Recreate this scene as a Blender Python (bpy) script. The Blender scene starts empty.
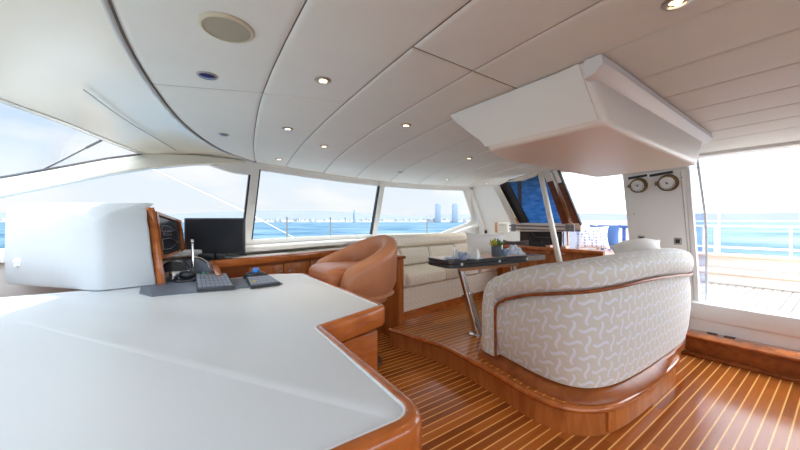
import bpy, bmesh, math, random
from mathutils import Vector, Matrix, Euler
random.seed(7)
sc = bpy.context.scene
COL = sc.collection
PI = math.pi

# ------------------------------------------------------------------ camera
EYE = 1.25
TH = math.atan2(450, 320); SU, CU = math.sin(TH), math.cos(TH)
cam_d = bpy.data.cameras.new('camera'); cam = bpy.data.objects.new('camera', cam_d); COL.objects.link(cam)
cam.location = (0, 0, EYE)
cam.rotation_euler = (PI/2, 0, -math.atan2(CU, SU))
cam_d.sensor_width = 36.0; cam_d.lens = 36.0*320/800
cam_d.shift_y = -3.0/800
cam_d.clip_start = 0.05; cam_d.clip_end = 20000
sc.camera = cam

# ------------------------------------------------------------------ world, sun, exposure
sc.view_settings.view_transform = 'Standard'
sc.view_settings.look = 'None'
sc.view_settings.gamma = 1.0
sc.view_settings.use_curve_mapping = False
sc.view_settings.exposure = 0.5
sc.cycles.max_bounces = 12
sc.cycles.diffuse_bounces = 7
sc.cycles.glossy_bounces = 4
sc.cycles.transparent_max_bounces = 24
sc.cycles.sample_clamp_indirect = 6.0
sc.cycles.use_denoising = True
sc.cycles.caustics_reflective = False
sc.cycles.caustics_refractive = False
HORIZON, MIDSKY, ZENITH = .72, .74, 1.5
BRIGHT_SIDE = 5.2      # sky boost added aft and to starboard, mostly unseen, to light the cabin
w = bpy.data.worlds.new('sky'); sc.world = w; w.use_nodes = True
nt = w.node_tree; nt.nodes.clear()
n_out = nt.nodes.new('ShaderNodeOutputWorld'); n_bg = nt.nodes.new('ShaderNodeBackground')
n_tc = nt.nodes.new('ShaderNodeTexCoord'); n_sep = nt.nodes.new('ShaderNodeSeparateXYZ')
n_r = nt.nodes.new('ShaderNodeValToRGB'); n_s = nt.nodes.new('ShaderNodeValToRGB')
n_no = nt.nodes.new('ShaderNodeTexNoise'); n_cr = nt.nodes.new('ShaderNodeValToRGB')
n_mp = nt.nodes.new('ShaderNodeMapping'); n_mix = nt.nodes.new('ShaderNodeMix'); n_mix.data_type = 'RGBA'
nt.links.new(n_tc.outputs['Generated'], n_sep.inputs[0])
nt.links.new(n_sep.outputs['Z'], n_r.inputs[0]); nt.links.new(n_sep.outputs['Z'], n_s.inputs[0])
e = n_r.color_ramp.elements
e[0].position = 0.0; e[0].color = (.90, .95, 1, 1)
e[1].position = 1.0; e[1].color = (.80, .88, 1, 1)
q = e.new(.12); q.color = (.84, .92, 1, 1)
q = e.new(.22); q.color = (.60, .76, 1, 1)
q = e.new(.40); q.color = (.78, .87, 1, 1)
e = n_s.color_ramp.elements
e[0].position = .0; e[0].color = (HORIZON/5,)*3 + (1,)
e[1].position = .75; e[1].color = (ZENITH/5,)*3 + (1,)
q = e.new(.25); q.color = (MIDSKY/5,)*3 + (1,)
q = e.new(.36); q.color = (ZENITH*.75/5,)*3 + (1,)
n_mp.inputs['Scale'].default_value = (1, 1, 3.2)
nt.links.new(n_tc.outputs['Generated'], n_mp.inputs[0]); nt.links.new(n_mp.outputs[0], n_no.inputs['Vector'])
n_no.inputs['Scale'].default_value = 3.0; n_no.inputs['Detail'].default_value = 6
n_cr.color_ramp.elements[0].position = .46; n_cr.color_ramp.elements[1].position = .62
nt.links.new(n_no.outputs['Fac'], n_cr.inputs[0]); nt.links.new(n_cr.outputs[0], n_mix.inputs['Factor'])
nt.links.new(n_r.outputs[0], n_mix.inputs['A']); n_mix.inputs['B'].default_value = (1, 1, 1, 1)
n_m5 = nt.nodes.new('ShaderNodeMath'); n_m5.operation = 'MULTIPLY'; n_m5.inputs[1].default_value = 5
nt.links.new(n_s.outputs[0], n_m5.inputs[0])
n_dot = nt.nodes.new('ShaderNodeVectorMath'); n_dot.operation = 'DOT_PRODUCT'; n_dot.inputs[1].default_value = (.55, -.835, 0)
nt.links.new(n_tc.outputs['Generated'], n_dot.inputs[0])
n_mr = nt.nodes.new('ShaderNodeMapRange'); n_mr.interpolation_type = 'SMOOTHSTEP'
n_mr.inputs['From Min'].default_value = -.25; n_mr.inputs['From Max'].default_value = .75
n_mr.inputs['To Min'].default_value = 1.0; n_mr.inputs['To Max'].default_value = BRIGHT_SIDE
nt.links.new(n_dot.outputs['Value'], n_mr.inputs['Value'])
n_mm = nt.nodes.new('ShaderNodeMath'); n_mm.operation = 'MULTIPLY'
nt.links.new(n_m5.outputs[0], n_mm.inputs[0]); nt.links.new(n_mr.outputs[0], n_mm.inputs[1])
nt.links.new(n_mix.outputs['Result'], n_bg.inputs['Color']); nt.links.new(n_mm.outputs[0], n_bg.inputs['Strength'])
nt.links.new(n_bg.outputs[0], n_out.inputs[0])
sun_d = bpy.data.lights.new('sun', 'SUN'); sun = bpy.data.objects.new('sun', sun_d); COL.objects.link(sun)
sun_d.energy = 2.3; sun_d.angle = math.radians(1.5); sun_d.color = (1, .95, .87)
sun.location = (0, 0, 12)
SUN_FROM = Vector((.12, .34, .93))
sun.rotation_euler = SUN_FROM.to_track_quat('Z', 'Y').to_euler()

# ------------------------------------------------------------------ pixel helpers (where a sight line meets a real plane)
def ray(px, py):
    x = (px-400)/320.; z = -(py-222)/320.
    return Vector((x*SU+CU, -x*CU+SU, z))
EYEV = Vector((0, 0, EYE))
def atz(px, py, z): r = ray(px, py); return EYEV + r*((z-EYE)/r.z)
def ata(px, py, a): r = ray(px, py); return EYEV + r*(a/r.x)
def atb(px, py, b): r = ray(px, py); return EYEV + r*(b/r.y)
def atd(px, py, d): return EYEV + ray(px, py)*d
def atp(px, py, p, n):
    r = ray(px, py); n = Vector(n); return EYEV + r*((Vector(p)-EYEV).dot(n)/r.dot(n))
def interp(pts, x):
    if x <= pts[0][0]: 
        (x0, y0), (x1, y1) = pts[0], pts[1]; return y0+(y1-y0)*(x-x0)/(x1-x0)
    for i in range(len(pts)-1):
        if x <= pts[i+1][0] or i == len(pts)-2:
            x0, y0 = pts[i]; x1, y1 = pts[i+1]
            t = (x-x0)/(x1-x0)
            def sl(k):
                if k <= 0: return (pts[1][1]-pts[0][1])/(pts[1][0]-pts[0][0])
                if k >= len(pts)-1: return (pts[-1][1]-pts[-2][1])/(pts[-1][0]-pts[-2][0])
                return (pts[k+1][1]-pts[k-1][1])/(pts[k+1][0]-pts[k-1][0])
            h = x1-x0
            if t > 1: return y1+sl(i+1)*(x-x1)
            return (2*t**3-3*t*t+1)*y0+(t**3-2*t*t+t)*h*sl(i)+(3*t*t-2*t**3)*y1+(t**3-t*t)*h*sl(i+1)

# ------------------------------------------------------------------ materials
MATS = {}
def NM(name):
    m = bpy.data.materials.new(name); m.use_nodes = True
    b = m.node_tree.nodes['Principled BSDF']; MATS[name] = m
    return m, m.node_tree, b
def simple(name, col, rough=.5, metal=0, coat=0, spec=.5, noise=0, nscale=8, bump=0, bscale=200):
    m, t, b = NM(name)
    b.inputs['Base Color'].default_value = (*col, 1); b.inputs['Roughness'].default_value = rough
    b.inputs['Metallic'].default_value = metal; b.inputs['Coat Weight'].default_value = coat
    b.inputs['Coat Roughness'].default_value = .06
    b.inputs['Specular IOR Level'].default_value = spec
    if noise or bump:
        tc = t.nodes.new('ShaderNodeTexCoord')
    if noise:
        n = t.nodes.new('ShaderNodeTexNoise'); n.inputs['Scale'].default_value = nscale; n.inputs['Detail'].default_value = 4
        t.links.new(tc.outputs['Object'], n.inputs['Vector'])
        r = t.nodes.new('ShaderNodeValToRGB')
        r.color_ramp.elements[0].position = .3; r.color_ramp.elements[1].position = .7
        r.color_ramp.elements[0].color = (*[c*(1-noise) for c in col], 1)
        r.color_ramp.elements[1].color = (*[min(1, c*(1+noise)) for c in col], 1)
        t.links.new(n.outputs['Fac'], r.inputs[0]); t.links.new(r.outputs[0], b.inputs['Base Color'])
    if bump:
        n = t.nodes.new('ShaderNodeTexNoise'); n.inputs['Scale'].default_value = bscale
        t.links.new(tc.outputs['Object'], n.inputs['Vector'])
        bp = t.nodes.new('ShaderNodeBump'); bp.inputs['Strength'].default_value = bump; bp.inputs['Distance'].default_value = .002
        t.links.new(n.outputs['Fac'], bp.inputs['Height']); t.links.new(bp.outputs[0], b.inputs['Normal'])
    return m
def wood(name, c0, c1, scale=(3, 3, 30), rough=.28, coat=.5, spec=.25):
    m, t, b = NM(name); b.inputs['Specular IOR Level'].default_value = spec
    tc = t.nodes.new('ShaderNodeTexCoord'); mp = t.nodes.new('ShaderNodeMapping'); mp.inputs['Scale'].default_value = scale
    n = t.nodes.new('ShaderNodeTexNoise'); n.inputs['Scale'].default_value = 1; n.inputs['Detail'].default_value = 5; n.inputs['Distortion'].default_value = .6
    r = t.nodes.new('ShaderNodeValToRGB')
    r.color_ramp.elements[0].position = .3; r.color_ramp.elements[1].position = .72
    r.color_ramp.elements[0].color = (*c0, 1); r.color_ramp.elements[1].color = (*c1, 1)
    t.links.new(tc.outputs['Object'], mp.inputs[0]); t.links.new(mp.outputs[0], n.inputs['Vector'])
    t.links.new(n.outputs['Fac'], r.inputs[0]); t.links.new(r.outputs[0], b.inputs['Base Color'])
    b.inputs['Roughness'].default_value = rough; b.inputs['Coat Weight'].default_value = coat; b.inputs['Coat Roughness'].default_value = .08
    return m
def planks(name, c0, c1, cl, pitch, phase, lw, rough=.22, coat=.6, axis='Y', spec=.16):
    """boards along X of one pitch with thin inlaid strips between them"""
    m, t, b = NM(name); L = t.links.new; b.inputs['Specular IOR Level'].default_value = spec
    tc = t.nodes.new('ShaderNodeTexCoord'); sp = t.nodes.new('ShaderNodeSeparateXYZ'); L(tc.outputs['Object'], sp.inputs[0])
    def M(op, a, bb=None):
        n = t.nodes.new('ShaderNodeMath'); n.operation = op
        for i, v in enumerate((a, bb)):
            if v is None: continue
            if isinstance(v, (int, float)): n.inputs[i].default_value = v
            else: L(v, n.inputs[i])
        return n.outputs[0]
    y = M('DIVIDE', M('SUBTRACT', sp.outputs[axis], phase), pitch)
    row = M('FLOOR', y); fr = M('FRACT', y)
    line = M('LESS_THAN', fr, lw/pitch)
    wn = t.nodes.new('ShaderNodeTexWhiteNoise'); wn.noise_dimensions = '2D'
    cb = t.nodes.new('ShaderNodeCombineXYZ'); L(row, cb.inputs[0])
    xo = 'X' if axis == 'Y' else 'Y'
    seg = M('FLOOR', M('ADD', M('DIVIDE', sp.outputs[xo], 1.7), M('MULTIPLY', row, .37))); L(seg, cb.inputs[1])
    L(cb.outputs[0], wn.inputs['Vector'])
    mp = t.nodes.new('ShaderNodeMapping'); mp.inputs['Scale'].default_value = (4, 60, 4) if axis == 'Y' else (60, 4, 4)
    L(tc.outputs['Object'], mp.inputs[0])
    ns = t.nodes.new('ShaderNodeTexNoise'); ns.inputs['Scale'].default_value = 1; ns.inputs['Detail'].default_value = 4; L(mp.outputs[0], ns.inputs['Vector'])
    f = M('ADD', M('MULTIPLY', wn.outputs['Value'], .6), M('MULTIPLY', ns.outputs['Fac'], .5))
    r = t.nodes.new('ShaderNodeValToRGB'); L(f, r.inputs[0])
    r.color_ramp.elements[0].position = .15; r.color_ramp.elements[1].position = .9
    r.color_ramp.elements[0].color = (*c0, 1); r.color_ramp.elements[1].color = (*c1, 1)
    mx = t.nodes.new('ShaderNodeMix'); mx.data_type = 'RGBA'; L(line, mx.inputs['Factor']); L(r.outputs[0], mx.inputs['A'])
    mx.inputs['B'].default_value = (*cl, 1); L(mx.outputs['Result'], b.inputs['Base Color'])
    b.inputs['Roughness'].default_value = rough; b.inputs['Coat Weight'].default_value = coat; b.inputs['Coat Roughness'].default_value = .1
    return m
def fabric(name, base, stroke, cell=.088):
    """basket weave of short wavy strokes, on UVs in metres"""
    m, t, b = NM(name); L = t.links.new
    tc = t.nodes.new('ShaderNodeTexCoord'); sp = t.nodes.new('ShaderNodeSeparateXYZ'); L(tc.outputs['UV'], sp.inputs[0])
    def M(op, a, bb=None, c=None):
        n = t.nodes.new('ShaderNodeMath'); n.operation = op
        for i, v in enumerate((a, bb, c)):
            if v is None: continue
            if isinstance(v, (int, float)): n.inputs[i].default_value = v
            else: L(v, n.inputs[i])
        return n.outputs[0]
    U = M('DIVIDE', sp.outputs[0], cell); V = M('DIVIDE', sp.outputs[1], cell)
    cu, cv = M('FLOOR', U), M('FLOOR', V)
    fu, fv = M('SUBTRACT', M('FRACT', U), .5), M('SUBTRACT', M('FRACT', V), .5)
    par = M('FLOORED_MODULO', M('ADD', cu, cv), 2)
    def stroke_of(p, q):   # one wavy stroke along p
        wv = M('MULTIPLY', M('SINE', M('MULTIPLY', p, 4.7)), .13)
        dq = M('SUBTRACT', q, wv)
        wid = M('SUBTRACT', .115, M('MULTIPLY', M('MULTIPLY', p, p), .06))
        body = M('MULTIPLY', M('LESS_THAN', M('ABSOLUTE', dq), wid), M('LESS_THAN', M('ABSOLUTE', p), .63))
        gap = M('GREATER_THAN', M('ABSOLUTE', M('SUBTRACT', dq, M('MULTIPLY', p, .05))), .016)
        return M('MULTIPLY', body, M('ADD', M('MULTIPLY', gap, .4), .6))
    def three(p, q):       # the cell's own stroke and the ends of the two crossing neighbours
        return M('MAXIMUM', stroke_of(p, q), M('MAXIMUM', stroke_of(M('SUBTRACT', q, 1), p), stroke_of(M('ADD', q, 1), p)))
    s = M('ADD', M('MULTIPLY', par, three(fu, fv)), M('MULTIPLY', M('SUBTRACT', 1, par), three(fv, fu)))
    mx = t.nodes.new('ShaderNodeMix'); mx.data_type = 'RGBA'; L(s, mx.inputs['Factor'])
    mx.inputs['A'].default_value = (*base, 1); mx.inputs['B'].default_value = (*stroke, 1)
    L(mx.outputs['Result'], b.inputs['Base Color']); b.inputs['Roughness'].default_value = .8
    b.inputs['Sheen Weight'].default_value = .15; b.inputs['Specular IOR Level'].default_value = .25
    n = t.nodes.new('ShaderNodeTexNoise'); n.inputs['Scale'].default_value = 350; L(tc.outputs['Object'], n.inputs['Vector'])
    bp = t.nodes.new('ShaderNodeBump'); bp.inputs['Strength'].default_value = .15; bp.inputs['Distance'].default_value = .001
    L(n.outputs['Fac'], bp.inputs['Height']); L(bp.outputs[0], b.inputs['Normal'])
    return m
def glass(name, tint=(.95, .97, .98), refl=.06, rough=.0):
    m = bpy.data.materials.new(name); m.use_nodes = True; t = m.node_tree; t.nodes.clear(); MATS[name] = m
    o = t.nodes.new('ShaderNodeOutputMaterial'); tr = t.nodes.new('ShaderNodeBsdfTransparent'); gl = t.nodes.new('ShaderNodeBsdfGlossy')
    fr = t.nodes.new('ShaderNodeFresnel'); fr.inputs['IOR'].default_value = 1.35
    mx = t.nodes.new('ShaderNodeMixShader'); tr.inputs[0].default_value = (*tint, 1); gl.inputs['Roughness'].default_value = rough
    mu = t.nodes.new('ShaderNodeMath'); mu.operation = 'MULTIPLY'; mu.inputs[1].default_value = refl/.06*.6
    t.links.new(fr.outputs[0], mu.inputs[0]); t.links.new(mu.outputs[0], mx.inputs[0])
    t.links.new(tr.outputs[0], mx.inputs[1]); t.links.new(gl.outputs[0], mx.inputs[2]); t.links.new(mx.outputs[0], o.inputs[0])
    return m
def emit(name, col, s):
    m, t, b = NM(name); b.inputs['Base Color'].default_value = (*col, 1)
    b.inputs['Emission Color'].default_value = (*col, 1); b.inputs['Emission Strength'].default_value = s
    return m
simple('gelcoat', (.74, .715, .62), .22, coat=.3, noise=.015, nscale=3)
simple('white_paint', (.82, .82, .80), .4, noise=.015, nscale=3)
simple('bulkhead_white', (.87, .87, .85), .45, noise=.015, nscale=3)
simple('vinyl', (.72, .745, .715), .55, noise=.02, nscale=4, bump=.08, bscale=420)
simple('seam_dark', (.20, .165, .135), .8)
simple('gasket', (.02, .022, .03), .5)
simple('grey_gasket', (.50, .52, .52), .45)
simple('laminate', (.70, .745, .775), .33, noise=.01, nscale=2)
simple('inlay', (.82, .86, .90), .3)
wood('cherry', (.36, .105, .022), (.56, .20, .055), (16, 16, 3), coat=0)
wood('cherry_along', (.34, .085, .016), (.56, .17, .038), (5, 14, 18), rough=.25, coat=.7)
wood('cherry_dark', (.22, .06, .016), (.38, .115, .030), (5, 14, 18), rough=.32, coat=0)
wood('mahogany', (.10, .035, .02), (.19, .07, .04), (5, 14, 18), rough=.3, coat=.2)
wood('cherry_pale', (.50, .24, .12), (.62, .33, .19), (4, 20, 20))
planks('sole', (.20, .048, .010), (.46, .135, .026), (.86, .47, .14), .0565, .03, .0078, rough=.16, coat=0)
planks('platform_sole', (.28, .08, .016), (.50, .165, .036), (.80, .44, .14), .0565, .03, .0078, rough=.2, coat=0)
planks('deck_teak', (.44, .385, .34), (.54, .48, .42), (.12, .10, .10), .075, 0, .011, rough=.7, coat=0)
fabric('weave', (.70, .695, .625), (.82, .86, .93), cell=.083)
fabric('weave_warm', (.85, .775, .64), (.91, .875, .80), cell=.075)
simple('leather', (.48, .205, .10), .38, noise=.06, nscale=5, bump=.15, bscale=260)
simple('leather_seat', (.45, .155, .06), .34, noise=.05, nscale=5, bump=.15, bscale=260)
simple('hood_cloth', (.53, .565, .59), .6, noise=.02, nscale=3, bump=.1, bscale=500)
simple('black_plastic', (.018, .02, .026), .4)
simple('charcoal', (.06, .065, .075), .45)
simple('key_grey', (.27, .31, .39), .45)
simple('console_blue', (.10, .125, .17), .35)
simple('screen', (.03, .033, .040), .22)
simple('screen_line', (.26, .29, .32), .3)
simple('chrome', (.72, .72, .73), .12, metal=1)
simple('brushed', (.36, .34, .32), .3, metal=1)
simple('brass', (.22, .15, .07), .32, metal=1)
simple('dial_white', (.82, .83, .82), .35)
simple('blue_ball', (.02, .22, .72), .15, coat=.6)
simple('green_key', (.02, .30, .22), .4)
simple('red_key', (.60, .12, .10), .4)
simple('yellow_mark', (.75, .55, .06), .5)
simple('linen', (.88, .875, .86), .85, bump=.15, bscale=300)
simple('slate', (.095, .115, .145), .55)
simple('leaf', (.12, .26, .07), .5, noise=.3, nscale=30)
simple('leaf_yellow', (.46, .44, .06), .5, noise=.2, nscale=30)
simple('porcelain_blue', (.30, .42, .60), .3, noise=.45, nscale=45)
simple('napkin_blue', (.50, .58, .70), .8, noise=.35, nscale=38)
simple('table_edge', (.05, .052, .06), .32, coat=.3)
simple('pewter', (.20, .185, .19), .35, metal=.6)
simple('speaker_rim', (.58, .54, .40), .5)
simple('speaker_mesh', (.36, .335, .26), .7, bump=.6, bscale=500)
simple('lamp_ring', (.42, .41, .39), .3, metal=.8)
simple('lens_blue', (.03, .035, .14), .15)
emit('lamp_glow', (1, .78, .48), 4)
simple('box_paint', (.83, .79, .715), .38, noise=.01, nscale=3)
simple('box_flange', (.78, .77, .75), .3)
simple('teak_pale', (.66, .50, .40), .6, noise=.08)
simple('cockpit_white', (.82, .82, .80), .35)
simple('canvas_navy', (.05, .12, .30), .8)
simple('sea_cloth', (.04, .20, .50), .16, noise=.35, nscale=14)
glass('clear_glass')
glass('tint_glass', (.80, .84, .95), .1)
def pane_blue():
    m, t, b = NM('blue_pane'); L = t.links.new
    tc = t.nodes.new('ShaderNodeTexCoord'); mp = t.nodes.new('ShaderNodeMapping'); mp.inputs['Scale'].default_value = (9, 9, 30)
    mp.inputs['Rotation'].default_value = (.5, .3, 0)
    n = t.nodes.new('ShaderNodeTexNoise'); n.inputs['Scale'].default_value = 1; n.inputs['Detail'].default_value = 5
    r = t.nodes.new('ShaderNodeValToRGB'); r.color_ramp.elements[0].position = .3; r.color_ramp.elements[1].position = .75
    r.color_ramp.elements[0].color = (.055, .17, .34, 1); r.color_ramp.elements[1].color = (.17, .37, .62, 1)
    L(tc.outputs['Object'], mp.inputs[0]); L(mp.outputs[0], n.inputs['Vector']); L(n.outputs['Fac'], r.inputs[0]); L(r.outputs[0], b.inputs['Base Color'])
    b.inputs['Roughness'].default_value = .12
    tl = t.nodes.new('ShaderNodeBsdfTranslucent'); L(r.outputs[0], tl.inputs[0]); mx = t.nodes.new('ShaderNodeMixShader'); mx.inputs[0].default_value = .65
    L(b.outputs[0], mx.inputs[1]); L(tl.outputs[0], mx.inputs[2]); L(mx.outputs[0], t.nodes['Material Output'].inputs[0])
pane_blue()
def cloth_dots():
    m, t, b = NM('cloth_dots'); L = t.links.new
    tc = t.nodes.new('ShaderNodeTexCoord'); v = t.nodes.new('ShaderNodeTexVoronoi'); v.inputs['Scale'].default_value = 24
    v.inputs['Randomness'].default_value = .35
    r = t.nodes.new('ShaderNodeValToRGB'); r.color_ramp.interpolation = 'CONSTANT'
    r.color_ramp.elements[0].color = (.20, .26, .50, 1); r.color_ramp.elements[1].position = .34; r.color_ramp.elements[1].color = (.60, .64, .74, 1)
    L(tc.outputs['Object'], v.inputs['Vector']); L(v.outputs['Distance'], r.inputs[0]); L(r.outputs[0], b.inputs['Base Color']); b.inputs['Roughness'].default_value = .9
cloth_dots()
def stripes():
    m, t, b = NM('stripe_cloth'); L = t.links.new
    tc = t.nodes.new('ShaderNodeTexCoord'); wv = t.nodes.new('ShaderNodeTexWave'); wv.bands_direction = 'Y'; wv.inputs['Scale'].default_value = 3.4
    r = t.nodes.new('ShaderNodeValToRGB'); r.color_ramp.interpolation = 'CONSTANT'
    r.color_ramp.elements[0].color = (.05, .10, .32, 1); r.color_ramp.elements[1].position = .5; r.color_ramp.elements[1].color = (.82, .82, .82, 1)
    L(tc.outputs['Object'], wv.inputs['Vector']); L(wv.outputs['Fac'], r.inputs[0]); L(r.outputs[0], b.inputs['Base Color']); b.inputs['Roughness'].default_value = .9
stripes()
def sea_mat():
    m, t, b = NM('sea_water'); L = t.links.new
    tc = t.nodes.new('ShaderNodeTexCoord'); mp = t.nodes.new('ShaderNodeMapping'); mp.inputs['Scale'].default_value = (.035, .035, 1)
    n = t.nodes.new('ShaderNodeTexNoise'); n.inputs['Scale'].default_value = 1; n.inputs['Detail'].default_value = 8; n.inputs['Roughness'].default_value = .65
    r = t.nodes.new('ShaderNodeValToRGB'); r.color_ramp.elements[0].position = .42; r.color_ramp.elements[1].position = .60
    r.color_ramp.elements[0].color = (.016, .075, .125, 1); r.color_ramp.elements[1].color = (.105, .175, .24, 1)
    L(tc.outputs['Object'], mp.inputs[0]); L(mp.outputs[0], n.inputs['Vector']); L(n.outputs['Fac'], r.inputs[0]); L(r.outputs[0], b.inputs['Base Color'])
    b.inputs['Roughness'].default_value = .6; b.inputs['Specular IOR Level'].default_value = .08
sea_mat()
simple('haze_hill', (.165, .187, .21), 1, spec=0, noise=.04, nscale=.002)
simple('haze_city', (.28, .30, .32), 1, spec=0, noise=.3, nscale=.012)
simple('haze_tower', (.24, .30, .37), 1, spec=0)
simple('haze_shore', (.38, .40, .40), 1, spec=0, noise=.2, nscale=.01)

# ------------------------------------------------------------------ mesh builder
class G:
    def __init__(s): s.V = []; s.F = []; s.UV = []; s.sm = []
    def add(s, verts, faces, uv=None, smooth=True):
        o = len(s.V); s.V += [tuple(v) for v in verts]; s.UV += list(uv) if uv else [(v[0]+v[1], v[2]) for v in verts]
        s.F += [tuple(i+o for i in f) for f in faces]; s.sm += [smooth]*len(faces); return s
    def bm(s, bm):
        bm.verts.index_update(); s.add([v.co[:] for v in bm.verts], [[v.index for v in f.verts] for f in bm.faces]); bm.free(); return s
    def box(s, c0, c1, bev=0, seg=2, M=None):
        bm = bmesh.new(); bmesh.ops.create_cube(bm, size=1)
        for v in bm.verts:
            v.co = Vector([(c0[i]+c1[i])/2+v.co[i]*(c1[i]-c0[i]) for i in range(3)])
        if bev: bmesh.ops.bevel(bm, geom=bm.edges[:], offset=bev, segments=seg, affect='EDGES', profile=.5)
        if M: bmesh.ops.transform(bm, matrix=M, verts=bm.verts)
        return s.bm(bm)
    def prism(s, poly, z0, z1, bev=0, seg=2, top_only=False):
        """poly: list of (x, y) (z constant) extruded up; z0/z1 may be functions of (x,y)"""
        f0 = z0 if callable(z0) else (lambda x, y: z0); f1 = z1 if callable(z1) else (lambda x, y: z1)
        ar = sum(poly[i][0]*poly[(i+1) % len(poly)][1]-poly[(i+1) % len(poly)][0]*poly[i][1] for i in range(len(poly)))
        if ar < 0: poly = poly[::-1]
        bm = bmesh.new(); n = len(poly)
        lo = [bm.verts.new((x, y, f0(x, y))) for x, y in poly]; hi = [bm.verts.new((x, y, f1(x, y))) for x, y in poly]
        bm.faces.new(lo[::-1]); ft = bm.faces.new(hi)
        for i in range(n): bm.faces.new((lo[i], lo[(i+1) % n], hi[(i+1) % n], hi[i]))
        if bev:
            ed = [e for e in ft.edges] if top_only else bm.edges[:]
            bmesh.ops.bevel(bm, geom=ed, offset=bev, segments=seg, affect='EDGES', profile=.5)
        return s.bm(bm)
    def slab(s, pts, off):
        """planar polygon of 3D points given a thickness vector"""
        off = Vector(off); n = len(pts); P = [Vector(p) for p in pts]
        s.add(P+[p+off for p in P], [tuple(range(n))[::-1], tuple(range(n, 2*n))]+[(i, (i+1) % n, n+(i+1) % n, n+i) for i in range(n)], smooth=False); return s
    def loft(s, rings, closed=True, caps=True, flip=False, uvs=True):
        m = len(rings[0]); n = len(rings); V = []; UV = []; k = m+1 if closed else m
        ulen = 0
        for i, r in enumerate(rings):
            if i: ulen += max((Vector(r[j])-Vector(rings[i-1][j])).length for j in range(0, m, max(1, m//4)))
            vl = 0
            for j in range(k):
                p = r[j % m]
                if j: vl += (Vector(p)-Vector(r[(j-1) % m])).length
                V.append(tuple(p)); UV.append((ulen, vl))
        F = []
        for i in range(n-1):
            for j in range(k-1):
                q = (i*k+j, i*k+j+1, (i+1)*k+j+1, (i+1)*k+j); F.append(q[::-1] if flip else q)
        s.add(V, F, UV)
        if caps and closed:
            s.add([tuple(p) for p in rings[0]], [tuple(range(m))[::-1] if not flip else tuple(range(m))], None, False)
            s.add([tuple(p) for p in rings[-1]], [tuple(range(m)) if not flip else tuple(range(m))[::-1]], None, False)
        return s
    def tube(s, pts, r, n=10, caps=True, up=None):
        P = [Vector(p) for p in pts]; R = []
        rr = r if isinstance(r, (list, tuple)) else [r]*len(P)
        prev = None
        for i, p in enumerate(P):
            t = (P[min(i+1, len(P)-1)]-P[max(i-1, 0)]).normalized()
            if prev is None:
                a = Vector((0, 0, 1)) if abs(t.z) < .9 else Vector((1, 0, 0)); x = t.cross(a).normalized()
            else:
                x = (prev-t*prev.dot(t)).normalized()
            prev = x; y = t.cross(x)
            R.append([p+x*math.cos(2*PI*k/n)*rr[i]+y*math.sin(2*PI*k/n)*rr[i] for k in range(n)])
        return s.loft(R, True, caps)
    def sweep(s, pts, prof, closed=True, caps=True, scale=None):
        """profile (out, up) swept along a plan path; out is to the right of travel"""
        P = [Vector(p) for p in pts]; R = []
        for i, p in enumerate(P):
            t = (P[min(i+1, len(P)-1)]-P[max(i-1, 0)]); t.z = 0; t.normalize(); o = Vector((t.y, -t.x, 0))
            pr = prof(i/(len(P)-1)) if callable(prof) else prof
            R.append([p+o*a+Vector((0, 0, b)) for a, b in pr])
        return s.loft(R, closed, caps)
    def lathe(s, prof, c, axis=(0, 0, 1), n=24):
        ax = Vector(axis).normalized(); a = Vector((0, 0, 1)) if abs(ax.z) < .9 else Vector((1, 0, 0)); x = ax.cross(a).normalized(); y = ax.cross(x)
        c = Vector(c)
        return s.loft([[c+ax*h+(x*math.cos(2*PI*k/n)+y*math.sin(2*PI*k/n))*max(r, 1e-4) for k in range(n)] for r, h in prof], True, True)
    def ball(s, c, r, sc=(1, 1, 1), n=14, M=None):
        bm = bmesh.new(); bmesh.ops.create_uvsphere(bm, u_segments=n, v_segments=max(6, n//2), radius=r)
        T = Matrix.Translation(Vector(c)) @ (M if M else Matrix()) @ Matrix.Diagonal((*sc, 1))
        bmesh.ops.transform(bm, matrix=T, verts=bm.verts); return s.bm(bm)
    def pillow(s, M, wx, wy, th, n=16, ex=.5):
        V = []; UV = []; F = []
        def pt(u, v, sg):
            e = max(0, (1-abs(u)**2.6))*max(0, (1-abs(v)**2.6))
            pin = 1-.15*(1-u*u)*(abs(v)**3); pin2 = 1-.15*(1-v*v)*(abs(u)**3)
            return M @ Vector((u*wx/2*pin2, v*wy/2*pin, sg*th/2*e**ex))
        for sg in (1, -1):
            o = len(V)
            for i in range(n+1):
                for j in range(n+1):
                    u, v = math.sin((i/n-.5)*PI), math.sin((j/n-.5)*PI)
                    V.append(pt(u, v, sg)); UV.append((u*wx/2, v*wy/2))
            for i in range(n):
                for j in range(n):
                    q = (o+i*(n+1)+j, o+(i+1)*(n+1)+j, o+(i+1)*(n+1)+j+1, o+i*(n+1)+j+1); F.append(q if sg > 0 else q[::-1])
        return s.add(V, F, UV)
    def cushion(s, poly, z0, z1, r, dome=.012):
        c = sum((Vector(p) for p in poly), Vector((0, 0)))/len(poly)
        R = []
        def rg(sh, z): return [tuple(c+(Vector(p)-c)*max(.02, 1-sh/max(.05, (Vector(p)-c).length)))+(z,) for p in poly]
        for q in range(7):
            a = q/6*PI/2; R.append(rg(r*.7*(1-math.sin(a)), z0+r*.5*(1-math.cos(a))))
        for q in range(9):
            a = q/8*PI/2; R.append(rg(r*(1-math.cos(a)), z1-r+r*math.sin(a)))
        R.append(rg(r*1.6, z1+dome*.6)); R.append(rg(r*2.4, z1+dome)); R.append(rg(r*8, z1+dome*1.2))
        return s.loft(R if sum(poly[i][0]*poly[(i+1)%len(poly)][1]-poly[(i+1)%len(poly)][0]*poly[i][1] for i in range(len(poly))) > 0 else [x[::-1] for x in R], True, True)
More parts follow.
